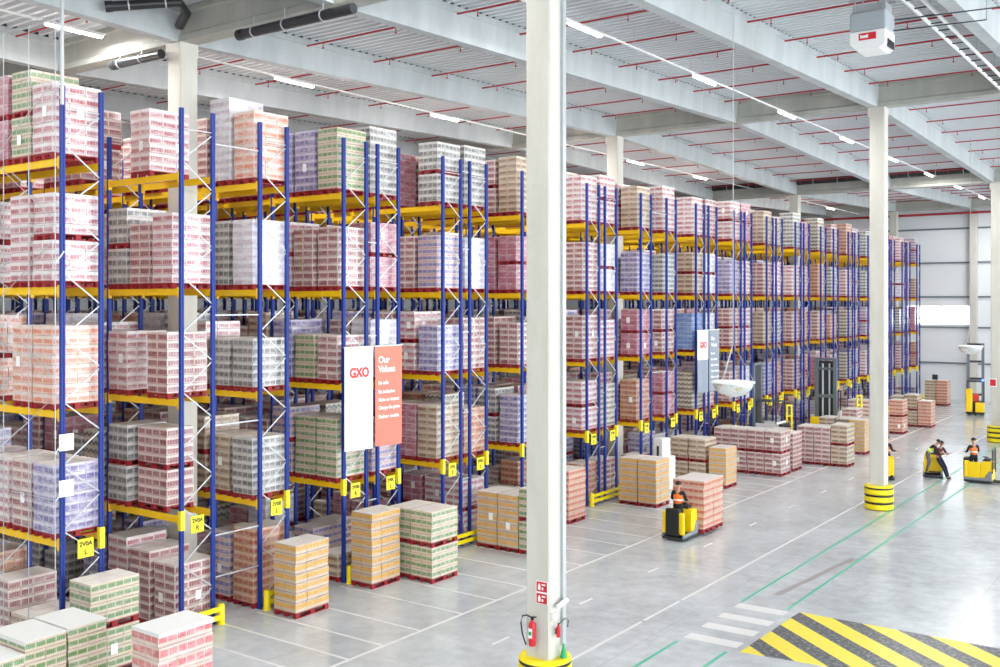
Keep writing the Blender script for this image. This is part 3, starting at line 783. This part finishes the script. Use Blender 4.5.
words_on(b2, [('Our', .30, -.50, 2.62, 'LEFT', 1), ('Values', .30, -.50, 2.33, 'LEFT', 1), ('Be safe', .16, -.50, 1.95, 'LEFT', 1), ('Be inclusive', .16, -.50, 1.67, 'LEFT', 1),
   ('Make an impact', .16, -.50, 1.42, 'LEFT', .95), ('Change the game', .16, -.50, 1.17, 'LEFT', .88), ('Deliver results', .16, -.50, .89, 'LEFT', 1)], SHEET)
b3 = banner(46.47, 47.75, 3.9, 7.05, BWHITE, 'white and grey banner with red lettering, far along the racks', BGREY)
words_on(b3, [('GXO', .40, 0, 2.28, 'CENTER', .92)], LRED)
b4 = banner(47.85, 49.1, 3.9, 7.05, BGREY, 'plain grey banner with white text lines, far along the racks')
words_on(b4, [('Our', .28, -.45, 2.62, 'LEFT', 1), ('Values', .28, -.45, 2.3, 'LEFT', 1), ('Be safe', .16, -.45, 1.9, 'LEFT', 1), ('Be inclusive', .16, -.45, 1.6, 'LEFT', 1),
   ('Make an impact', .16, -.45, 1.3, 'LEFT', .9), ('Change the game', .16, -.45, 1.0, 'LEFT', .86), ('Deliver results', .16, -.45, .7, 'LEFT', 1)], SHEET)
for z, lab in ((5.24, 'upper white code plate on the first rack upright'), (4.19, 'lower white code plate on the first rack upright')):
    t = thing('code_plate', lab, 'plate', (.08, 12.93, z)); m = MB(); m.box(-.006, .006, -.20, .16, -.19, .19); m.build('plate', SHEET, t)
    m = MB(); m.box(-.082, -.006, -.05, -.01, -.04, .04); m.build('bracket', GALV, t)

# ------------------------------------------------------------------ rack end guards, column guards
def rack_guard(y0, y1, lab):
    t = thing('rack_guard', lab, 'guard rail', (.16, y0, 0), 0, 'yellow rack end guards'); L = y1 - y0
    for y in (0, L):
        m = MB(); m.lathe([(.12, 0), (.12, .015), (.095, .016), (.095, .50), (.08, .53), (0.01, .53)], 18, (0, y, 0)); m.build('post', YEL2, t)
    for z in (.14, .36):
        m = MB(); m.box(.02, .09, .08, L - .08, z, z + .13); m.build('rail', YEL2, t, bevel=.015)
i = 1; g = 0
while i <= len(RK):
    y0, y1, sd = RK[i - 1]
    pair = sd > 0 and i < len(RK) and RK[i][0] - y1 < 1
    if i == 1: i += 1; continue
    g += 1
    if pair: rack_guard(y0 + .1, RK[i][1] - .1, 'yellow double rail guard, foot of the %s and %s rack ends' % (ORD[i], ORD[i + 1])); i += 2
    else: rack_guard(y0 + (.1 if sd > 0 else .12), y1 + (.05 if sd > 0 else -.1), 'yellow double rail guard at the foot of the %s rack end' % ORD[i]); i += 1
def column_guard(x, y, lab):
    t = thing('column_guard', lab, 'column guard', (x, y, 0), 0, 'yellow column guards')
    for k in range(3):
        z = .30 * k; m = MB()
        m.lathe([(.46, z + .005), (.53, z + .02), (.57, z + .06), (.57, z + .22), (.53, z + .262), (.46, z + .275)], 32); m.build('ring', YEL2, t)
        m = MB(); m.lathe([(.45, z + .248), (.555, z + .25), (.555, z + .322), (.45, z + .325)], 32); m.build('band', BLACK, t)
    m = MB(); m.lathe([(.42, .89), (.53, .90), (.565, .92), (.54, .97), (.48, 1.0), (.42, .99)], 32); m.build('cap', YEL2, t)
column_guard(9.87, 17.9, 'yellow and black ring guard round the near column foot')
column_guard(9.93, 42.63, 'yellow and black ring guard round the middle column foot')
column_guard(10.09, 67.36, 'yellow and black ring guard round the far right column foot')
# things on the near column
t = thing('fire_extinguisher', 'red fire extinguisher hung on the near column face toward the viewer', 'fire extinguisher', (9.82, 17.49, 1.26)); t.scale = (.88, .88, .92)
m = MB(); m.lathe([(.01, 0), (.075, .01), (.085, .05), (.085, .46), (.07, .53), (.03, .57), (.03, .60)], 18); m.build('cylinder', RED, t)
m = MB(); m.box(-.025, .025, -.03, .03, .60, .66); m.bar((0, -.02, .67), (.14, -.04, .69), .025); m.build('valve', BLACK, t)
m = MB(); m.tube([(0, -.02, .65), (-.12, -.05, .70), (-.25, -.05, .66), (-.30, -.04, .50), (-.26, -.04, .25), (-.14, -.06, .02)], .018, 8); m.build('hose', BLACK, t)
m = MB(); m.box(-.05, .05, -.094, -.084, .2, .42); lb = m.build('paper_label', SHEET, t)
m = MB(); m.box(-.04, .04, -.098, -.094, .27, .35); m.build('green_mark', GREEN, lb)
m = MB(); m.box(-.03, .03, .06, .11, .1, .5); m.build('wall_bracket', DARK, t)
m = MB(); m.box(-.14, .1, 0, .006, -.26, -.02)
t = thing('fire_sign', 'red fire equipment sign with white symbols on the near column', 'sign', (9.99, 17.597, 2.38)); t.scale = (1, 1, .66)
m = MB(); m.box(-.15, .15, -.006, .002, -.36, .36); m.build('plate', SHEET, t)
for z in (-.34, .03):
    m = MB(); m.box(-.13, .13, -.010, -.006, z, z + .31); p = m.build('panel', RED, t)
    m = MB(); m.box(-.09, -.03, -.014, -.010, z + .05, z + .20); m.box(-.075, -.045, -.014, -.010, z + .20, z + .25); m.box(.0, .09, -.014, -.010, z + .20, z + .25); m.box(.0, .04, -.014, -.010, z + .06, z + .14); m.build('symbol', SHEET, p)
t = thing('fire_extinguisher', 'small red extinguisher with black hose on the side of near column', 'fire extinguisher', (10.27, 17.80, 1.45)); t.scale = (.65, .65, .6)
m = MB(); m.lathe([(.01, 0), (.06, .01), (.07, .04), (.07, .34), (.05, .40), (.025, .44)], 16); m.build('cylinder', RED, t)
m = MB(); m.box(-.03, .03, -.02, .02, .44, .49); m.build('valve', BLACK, t)
m = MB(); m.tube([(.02, 0, .47), (.10, .25, .62), (.13, .38, .52), (.12, .36, .28)], .016, 8); m.build('hose', BLACK, t)
m = MB(); m.box(-.11, -.05, -.03, .03, .1, .3); m.build('wall_bracket', DARK, t)
m = MB(); m.box(10.166, 10.26, 17.66, 17.78, 1.82, 1.98); tag(m.build('alarm_box', WHITE, bevel=.01), 'small white box on the near column above the side extinguisher', 'box')
t = thing('emergency_lamp', 'white lamp on an arm on the right side of near column', 'lamp', (10.165, 17.86, 2.12)); t.scale = (.8, .8, .8)
m = MB(); m.tube([(0, 0, -.05), (.14, 0, 0)], .035, 8); m.build('arm', WHITE, t)
m = MB(); m.tube([(.12, -.12, -.05), (.2, .22, .09)], [.06, .075], 12); m.build('head', WHITE, t)
t = thing('cable_conduit', 'pale grey conduit running up the right side of the near column', 'conduit', (10.21, 18.1, 0))
m = MB(); m.box(-.044, .02, -.06, .06, 1.2, 15.2); m.build('channel', GALV, t)
m = MB(); m.lathe([(.08, 0), (.07, .02), (.02, .28), (.005, .29)], 14, (10.30, 17.95, 1.0)); tag(m.build('marker_cone', GREEN), 'small green cone standing on the near column guard', 'cone')
t = thing('fire_sign', 'small red sign on the far right column', 'sign', (9.92, 67.06, 3.6))
m = MB(); m.box(-.2, .2, -.008, .004, -.25, .25); m.build('plate', SHEET, t); m = MB(); m.box(-.16, .16, -.014, -.008, -.2, .2); m.build('panel', RED, t)

# ------------------------------------------------------------------ people
def skin_mesh(nodes, edges, mats, sub=1, root=0):
    me = bpy.data.meshes.new('skin'); me.from_pydata([n[0] for n in nodes], edges, [])
    o = bpy.data.objects.new('skin', me); COL.objects.link(o)
    o.modifiers.new('skin', 'SKIN'); 
    for k, n in enumerate(nodes):
        d = me.skin_vertices[0].data[k]; d.radius = (n[1], n[2] if len(n) > 2 else n[1]); d.use_root = (k == root)
    sb = o.modifiers.new('sub', 'SUBSURF'); sb.levels = sub; sb.render_levels = sub
    out = bpy.data.meshes.new_from_object(o.evaluated_get(bpy.context.evaluated_depsgraph_get()))
    COL.objects.unlink(o); bpy.data.objects.remove(o); bpy.data.meshes.remove(me)
    out.materials.clear(); out.materials.append(mats)
    for p in out.polygons: p.use_smooth = True
    return out
def person(label, loc, rz, J, top=None, vest=None, legs=None, hair=HAIR, k=1.04):
    t = thing('person', label, 'person', loc, rz)
    V = lambda a: Vector(J[a]) * k
    pel, che, nk, hd = V('pelvis'), V('chest'), V('neck'), V('head')
    up = (hd - nk).normalized(); fw = Vector(J.get('face', (0, 1, 0))); fw = (fw - up * fw.dot(up)).normalized(); rt = fw.cross(up)
    sh = che.lerp(nk, .72); across = Vector(J.get('across', (1, 0, 0)))
    N = [(pel, .125, .10), (pel.lerp(che, .5), .115, .095), (che, .14, .105), (nk, .055), (hd - up * .06, .07), (hd + up * .02, .088, .095), (hd + up * .10, .06)]
    E_ = [(0, 1), (1, 2), (2, 3), (3, 4), (4, 5), (5, 6)]
    N.append((hd + fw * .105 - up * .015, .016)); E_.append((5, 7))
    arms, lg = [], []
    for sd, s in (('l', -1), ('r', 1)):
        s0 = sh + across * s * .19 * k; e, h = V(sd + 'elbow'), V(sd + 'hand')
        a = len(N); N += [(s0, .055), (e, .042), (h, .028)]; E_ += [(2, a), (a, a + 1), (a + 1, a + 2)]
        d = (h - e).normalized(); palm = h + d * .05; q = len(N); N.append((palm, .036, .022)); E_.append((a + 2, q))
        sp = d.cross(up).normalized() if abs(d.dot(up)) < .95 else across; bn = d.cross(sp).normalized()
        for f in range(4):
            off = sp * (f - 1.5) * .022; ln = (.075, .085, .08, .06)[f]; c = len(N)
            N += [(palm + d * .045 + off, .010), (palm + d * (.045 + ln * .55) + off + bn * .012, .009), (palm + d * (.045 + ln * .85) + off + bn * .035, .008)]
            E_ += [(q, c), (c, c + 1), (c + 1, c + 2)]
        c = len(N); N += [(palm - sp * s * .045 + d * .005, .011), (palm - sp * s * .055 + d * .05, .009)]; E_ += [(q, c), (c, c + 1)]
        arms.append((s0, e, h))
        hp = pel + across * s * .095 * k - Vector((0, 0, .05)); kn, ft = V(sd + 'knee'), V(sd + 'foot'); toe = ft + Vector(J.get('toe', (0, 1, 0))) * .17
        b = len(N); N += [(hp, .085), (kn, .056), (ft + Vector((0, 0, .07)), .038), (toe + Vector((0, 0, .035)), .032)]
        E_ += [(0, b), (b, b + 1), (b + 1, b + 2), (b + 2, b + 3)]; lg.append((hp, kn, ft + Vector((0, 0, .07)), toe + Vector((0, 0, .045))))
    inst('body', skin_mesh(N, E_, SKIN), t)
    def arm_shell(mat, name, r):
        n = [(pel - (che - pel) * .25, .155, .13), (pel.lerp(che, .45), .135, .115), (che, .16, .125), (nk - (nk - che) * .25, .08)]; e = [(0, 1), (1, 2), (2, 3)]
        for s0, el, h in arms:
            a = len(n); n += [(s0, .07), (el, .056), (h - (h - el).normalized() * .03, .044)]; e += [(2, a), (a, a + 1), (a + 1, a + 2)]
        inst(name, skin_mesh(n, e, mat), t)
    if top: arm_shell(top, 'jacket', 0)
    if vest:
        n = [(pel - (che - pel) * .12, .168, .145), (pel.lerp(che, .5), .16, .14), (che, .19, .15), (nk - (nk - che) * .3, .105)]; e = [(0, 1), (1, 2), (2, 3)]
        for s0, el, h in arms: a = len(n); n.append((s0 + (che - s0) * .25, .08)); e.append((2, a))
        v = inst('vest', skin_mesh(n, e, vest), t)
        m = MB(); c = pel.lerp(che, .55); ax = (che - pel).normalized(); m.tube([c - ax * .02, c + ax * .02], .172, 18); inst('reflective_strip', m.mesh('reflective_strip', SHEET), v)
    n = [(pel + (che - pel) * .45, .135, .11), (pel - (che - pel) * .05, .15, .125)]; e = [(0, 1)]
    for hp, kn, an, toe in lg:
        a = len(n); n += [(hp, .105), (kn, .075), (an, .062)]; e += [(1, a), (a, a + 1), (a + 1, a + 2)]
    inst('trousers', skin_mesh(n, e, legs or NAVY, root=1), t)
    for hp, kn, an, toe in lg: inst('shoe', skin_mesh([(an - Vector((0, 0, .0)), .055), (an - Vector((0, 0, .045)) , .05), (toe, .042)], [(0, 1), (1, 2)], CBLACK), t)
    M = Matrix((rt, fw, up)).transposed()
    m = MB(); pr = [(.108 * math.sin(a), .125 * math.cos(a)) for a in [R(q) for q in range(2, 100, 12)]]
    m.lathe(pr[::-1], 14); hm = m.mesh('hair', hair)
    for v in hm.vertices:
        c = Vector(v.co); c.y *= 1.05; c += Vector((0, -.026, .025)); c.z = max(c.z, .045 + .3 * (c.y - .03)) if c.y > .03 else c.z; v.co = M @ c + hd
    inst('hair', hm, t)
    for s in (-1, 1):
        m = MB(); c = hd + fw * .088 + rt * s * .034 + up * .015; m.lathe([(.003, -.011), (.011, 0), (.003, .011)], 8, c); inst('eye', m.mesh('eye', INK), t)
    return t
STAND = dict(pelvis=(0, 0, .95), chest=(0, .02, 1.26), neck=(0, .02, 1.47), head=(0, .04, 1.62), lelbow=(-.27, .08, 1.12), lhand=(-.20, .33, 1.08), relbow=(.27, .08, 1.12), rhand=(.20, .33, 1.08),
             lknee=(-.11, .04, .50), rknee=(.11, .04, .50), lfoot=(-.12, -.03, 0), rfoot=(.12, -.03, 0))
LEAN = dict(pelvis=(0, 0, .93), chest=(0, .22, 1.17), neck=(0, .36, 1.32), head=(0, .46, 1.44), lelbow=(-.26, .36, .98), lhand=(-.15, .58, .98), relbow=(.26, .36, .98), rhand=(.15, .58, .98),
            lknee=(-.12, .10, .50), rknee=(.12, .08, .50), lfoot=(-.14, -.05, 0), rfoot=(.12, -.02, 0), face=(0, .8, -.4))
BACK = dict(pelvis=(0, -.18, .92), chest=(0, -.14, 1.23), neck=(0, -.08, 1.43), head=(0, -.02, 1.57), lelbow=(-.28, .02, 1.10), lhand=(-.08, .20, 1.10), relbow=(.28, .02, 1.10), rhand=(.10, .22, 1.14),
            lknee=(-.11, .10, .50), rknee=(.12, .14, .49), lfoot=(-.12, .22, 0), rfoot=(.12, .34, 0), face=(0, .8, -.5))

# ------------------------------------------------------------------ trucks
def pallet_truck(label, loc, rz, pad=BLACK, forks=2.3, grid=False, back=True, side=-1):
    """stand-on low lift truck; forks point along +Y, operator's platform at the -Y end"""
    t = thing('pallet_truck', label, 'pallet truck', loc, rz, 'yellow stand-on pallet trucks')
    m = MB(); m.prism([(-.42, -.62), (.42, -.62), (.45, -.5), (.45, .62), (-.45, .62), (-.45, -.5)], 'z', .05, .15); m.build('chassis', DARK, t, bevel=.03)
    m = MB(); m.prism([(-.62, .14), (.60, .14), (.60, .60), (.47, .60), (.3, .28), (-.62, .24)], 'x', -.44, -.36); m.build('side_panel', GREY, t, bevel=.02)
    m = MB(); m.prism([(-.62, .14), (.60, .14), (.60, .60), (.47, .60), (.3, .28), (-.62, .24)], 'x', .36, .44); m.build('side_panel', GREY, t, bevel=.02)
    m = MB(); m.prism([(.10, .15), (.60, .15), (.60, .98), (.52, 1.04), (.18, 1.04), (.10, .9)], 'x', -.40, .40); m.build('battery_box', TYEL, t, bevel=.04)
    if back: m = MB(); m.prism([(-.60, .24), (-.44, .24), (-.44, 1.02), (-.60, 1.02)], 'x', -.42, .42); m.build('back_shell', TYEL, t, bevel=.05)
    if back: m = MB(); m.box(-.26, .26, -.66, -.60, .2, 1.14); m.box(-.26, .26, -.60, -.43, 1.02, 1.14); m.build('backrest_pad', pad, t, bevel=.03)
    m = MB(); m.box(*((-.40, -.30) if side < 0 else (.30, .40)), -.44, .10, .24, .98 if back else .8); m.build('side_shell', TYEL, t, bevel=.03)
    m = MB(); m.box(-.32, .34, -.46, .10, .215, .235); m.build('platform_mat', BLACK, t)
    m = MB(); m.prism([(.16, 1.03), (.50, 1.03), (.44, 1.16), (.20, 1.12)], 'x', -.22, .22); c = m.build('console', DARK, t, bevel=.02)
    m = MB(); m.tube([(.12 * math.cos(R(a)), .26 + .12 * math.sin(R(a)), 1.20) for a in range(0, 361, 30)], .014, 6, False); m.bar((0, .26, 1.10), (0, .26, 1.2), .03); m.bar((-.12, .26, 1.2), (.12, .26, 1.2), .02); m.build('steering_wheel', BLACK, c)
    for x in (-.21, .21):
        m = MB(); m.prism([(.60, .07), (forks, .05), (forks + .15, .05), (forks + .15, .075), (forks, .10), (.60, .13)], 'x', x - .08, x + .08); m.build('fork', DARK, t)
    for x in (-.35, .35):
        m = MB(); m.tube([(x - .05, -.3, .08), (x + .05, -.3, .08)], .08, 14); m.build('wheel', BLACK, t)
    if grid:
        m = MB()
        for x in (-.4, .4): m.bar((x, .62, .5), (x, .62, 1.62), .04)
        for z in (.7, .95, 1.2, 1.42, 1.6): m.bar((-.4, .62, z), (.4, .62, z), .035)
        for x in (-.13, .13): m.bar((x, .62, .7), (x, .62, 1.6), .025)
        m.build('load_grid', DARK, t)
    return t
pallet_truck('yellow pallet truck with black backrest carrying the pale red loads', (5.62, 33.15, 0), 0, forks=1.75)
person('person in orange vest driving the nearest yellow truck', (5.62, 32.98, .235), 0, STAND, top=CBLACK, vest=ORANGE, legs=CBLACK)
for y, lab in ((34.22, 'kraft load with red print on the truck forks, next to its driver'), (35.08, 'kraft load with red print on the truck forks, at the fork tips')):
    place_load(5.62, y, .105, 'kraft', 7, .248, lab, 'loads carried by the nearest truck', seed=1, rz=R(90), nx=2, ny=3)
pallet_truck('yellow pallet truck half hidden behind the middle column', (8.12, 50.2, 0), R(15), pad=TYEL, forks=1.2)
person('person in dark top and orange vest behind the middle column', (8.27, 50.05, .235), R(-40), STAND, top=CBLACK, vest=ORANGE, legs=CBLACK)
pallet_truck('yellow pallet truck that the person in yellow vest leans on', (9.85, 52.2, 0), R(12), pad=TYEL, back=False)
person('person in lime yellow vest leaning forward over a truck', (9.74, 51.60, .235), R(-80), LEAN, top=CBLACK, vest=LIME, legs=CGREY)
person('person in maroon top and navy trousers holding a tablet', (10.32, 52.0, 0), R(-112), BACK, top=MAROON, legs=NAVY)
tab = thing('tablet', 'small grey tablet held by the person in maroon', 'tablet', (10.63, 51.9, 1.24), R(-112))
m = MB(); m.box(-.09, .09, -.02, .14, -.01, .01); m.build('casing', DARK, tab, bevel=.004); m = MB(); m.box(-.08, .08, -.01, .13, .0105, .012); m.build('screen', GREY, tab)
pallet_truck('yellow pallet truck with black load grid cut by the right edge', (12.02, 51.75, 0), R(-90), grid=True, side=1)
person('person in orange vest standing on the rightmost truck', (11.76, 51.8, .235), R(40), STAND, top=CBLACK, vest=ORANGE, legs=CBLACK)
place_load(11.6, 66.6, 0, 'red', 6, .24, 'red printed load beside the far right column guard', 'loads set down before the racks')

def turret_truck(label, loc, rz):
    t = thing('turret_truck', label, 'forklift', loc, rz, 'grey turret trucks in the aisle mouths')
    m = MB(); m.prism([(-.70, -1.7), (.70, -1.7), (.76, -1.4), (.76, 1.6), (-.76, 1.6), (-.76, -1.4)], 'z', .08, .95); m.build('chassis', GREY, t, bevel=.08)
    m = MB(); m.box(-.70, .70, -1.6, -.9, .96, 1.5); m.build('battery_cover', TYEL, t, bevel=.06)
    for x in (-.55, .55):
        m = MB(); m.box(x - .11, x + .11, -.3, .0, .5, 5.0); m.build('mast_rail', MAST, t, bevel=.01)
    m = MB(); m.box(-.44, .44, -.06, -.0, .6, 4.85); m.build('mast_plate', DARK, t); m = MB(); m.box(-.6, .6, -.32, .02, 4.9, 5.05); m.box(-.44, .44, -.3, -.1, 2.6, 2.8); m.box(-.44, .44, -.3, -.1, 4.3, 4.45); m.build('cross_member', MAST, t)
    for x in (-.2, .2):
        m = MB(); m.tube([(x, -.12, .6), (x, -.12, 4.7)], .06, 10); m.build('lift_cylinder', GALV, t)
    cb = MB(); cb.box(-.7, .7, .1, 1.35, 1.0, 1.08); cb.box(-.7, -.62, .1, 1.35, 1.08, 1.7); cb.box(.62, .7, .1, 1.35, 1.08, 1.7); cb.box(-.7, .7, 1.27, 1.35, 1.08, 1.8); cb.build('cab', WHITE, t, bevel=.02)
    m = MB()
    for x in (-.64, .64):
        for y in (.18, 1.28): m.bar((x, y, 1.7), (x, y, 2.9), .06)
    for q in range(7): m.box(-.68, .68, .12 + .19 * q, .17 + .19 * q, 2.9, 2.95)
    m.build('overhead_guard', DARK, t)
    m = MB(); m.box(-.6, .6, 1.42, 1.6, 1.1, 1.7); m.box(-.25, .25, 1.6, 1.8, 1.1, 1.6); m.build('turret_head', DARK, t)
    for z in (1.15,):
        for y in (1.7, 1.9):
            m = MB(); m.box(-.5, .7, y - .05, y + .05, z, z + .05); m.build('fork', DARK, t)
    for x in (-.6, .6):
        for y in (-1.2, 1.2):
            m = MB(); m.tube([(x - .08, y, .17), (x + .08, y, .17)], .17, 16); m.build('wheel', BLACK, t)
    return t
turret_truck('grey turret truck with tall mast at an aisle mouth by second column', (1.35, 62.4, 0), R(8))
turret_truck('grey turret truck whose mast shows right of the grey banners', (-.1, 54.98, 0), R(-90))
t = thing('reach_truck', 'dark reach truck with tall mast and yellow chassis by the far wall', 'forklift', (6.05, 82.3, 0), R(10))
m = MB(); m.prism([(-.62, -.2), (.62, -.2), (.62, 1.5), (-.62, 1.5)], 'z', .1, 1.0); m.build('chassis', DARK, t, bevel=.06)
m = MB(); m.box(.0, .62, -.75, -.2, .3, 1.0); m.build('front_cover', TYEL, t, bevel=.05)
m = MB(); m.box(-.66, -.2, -.65, .0, .3, 2.0); m.build('side_cover', TYEL, t, bevel=.05)
for x in (-.5, .5):
    m = MB(); m.box(x - .1, x + .1, 1.0, 1.25, .3, 5.3); m.build('mast_rail', MAST, t); m = MB(); m.box(x - .09, x + .09, .4, 2.6, .1, .32); m.build('support_leg', TYEL, t, bevel=.03)
m = MB()
for z in (1.4, 2.6, 3.9, 5.2): m.box(-.6, .6, 1.02, 1.22, z, z + .16)
m.build('cross_member', DARK, t)
m = MB()
for x in (-.58, .58):
    for y in (-.1, 1.3): m.bar((x, y, 1.0), (x, y, 2.5), .07)
for q in range(6): m.box(-.6, .6, -.1 + .26 * q, -.02 + .26 * q, 2.5, 2.56)
m.build('overhead_guard', DARK, t)
m = MB(); m.box(-.2, .25, .1, .3, 1.0, 1.6); m.box(-.2, .25, .1, .6, 1.0, 1.12); m.build('seat', plain('seat_red', 'c8452e', .6), t, bevel=.04)
m = MB(); m.lathe([(.01, 0), (.08, .01), (.09, .12), (.01, .14)], 12, (.5, -.2, 2.58)); m.build('blue_lamp', BLUEL, t)
for x, y in ((-.5, 2.3), (.5, 2.3), (0, 0)):
    m = MB(); m.tube([(x - .07, y, .14), (x + .07, y, .14)], .14, 14); m.build('wheel', BLACK, t)
t = thing('wrapping_machine', 'white upright machine with dark slot behind the yellow kraft pair', 'machine', (.80, 41.25, 0), R(-10))
m = MB(); m.box(-.27, .27, -.3, .3, .0, 2.35); m.build('tower', WHITE, t, bevel=.05)
m = MB(); m.box(-.05, .07, -.315, -.298, .5, 2.0); m.build('slot', DARK, t); 
m = MB(); m.box(-.25, .25, .31, .7, .0, 1.5); m.build('cabinet', WHITE, t, bevel=.04)
for x, y, lab in ((1.05, 56.75, 'tall yellow perforated post between the red loads and racks'), (2.5, 65.3, 'tall yellow perforated post before the tall pink loads')):
    t = thing('guard_post', lab, 'guard post', (x, y, 0), R(35))
    for q in (-.14, .14):
        m = MB(); m.box(q - .05, q + .05, -.06, .06, 0, 2.6); m.build('upright', YEL2, t, bevel=.01)
    m = MB()
    for z in (.4, 1.3, 1.9, 2.5): m.box(-.1, .1, -.05, .05, z, z + .09)
    m.build('crosspiece', YEL2, t)
m = MB(); m.box(1.5, 1.9, 88.9, 89.1, 2.08, 2.5); m.box(1.55, 1.85, 88.88, 88.9, 2.12, 2.46)
tag(m.build('equipment_box', DARK), 'dark box on top of the left load at the far wall', 'box')
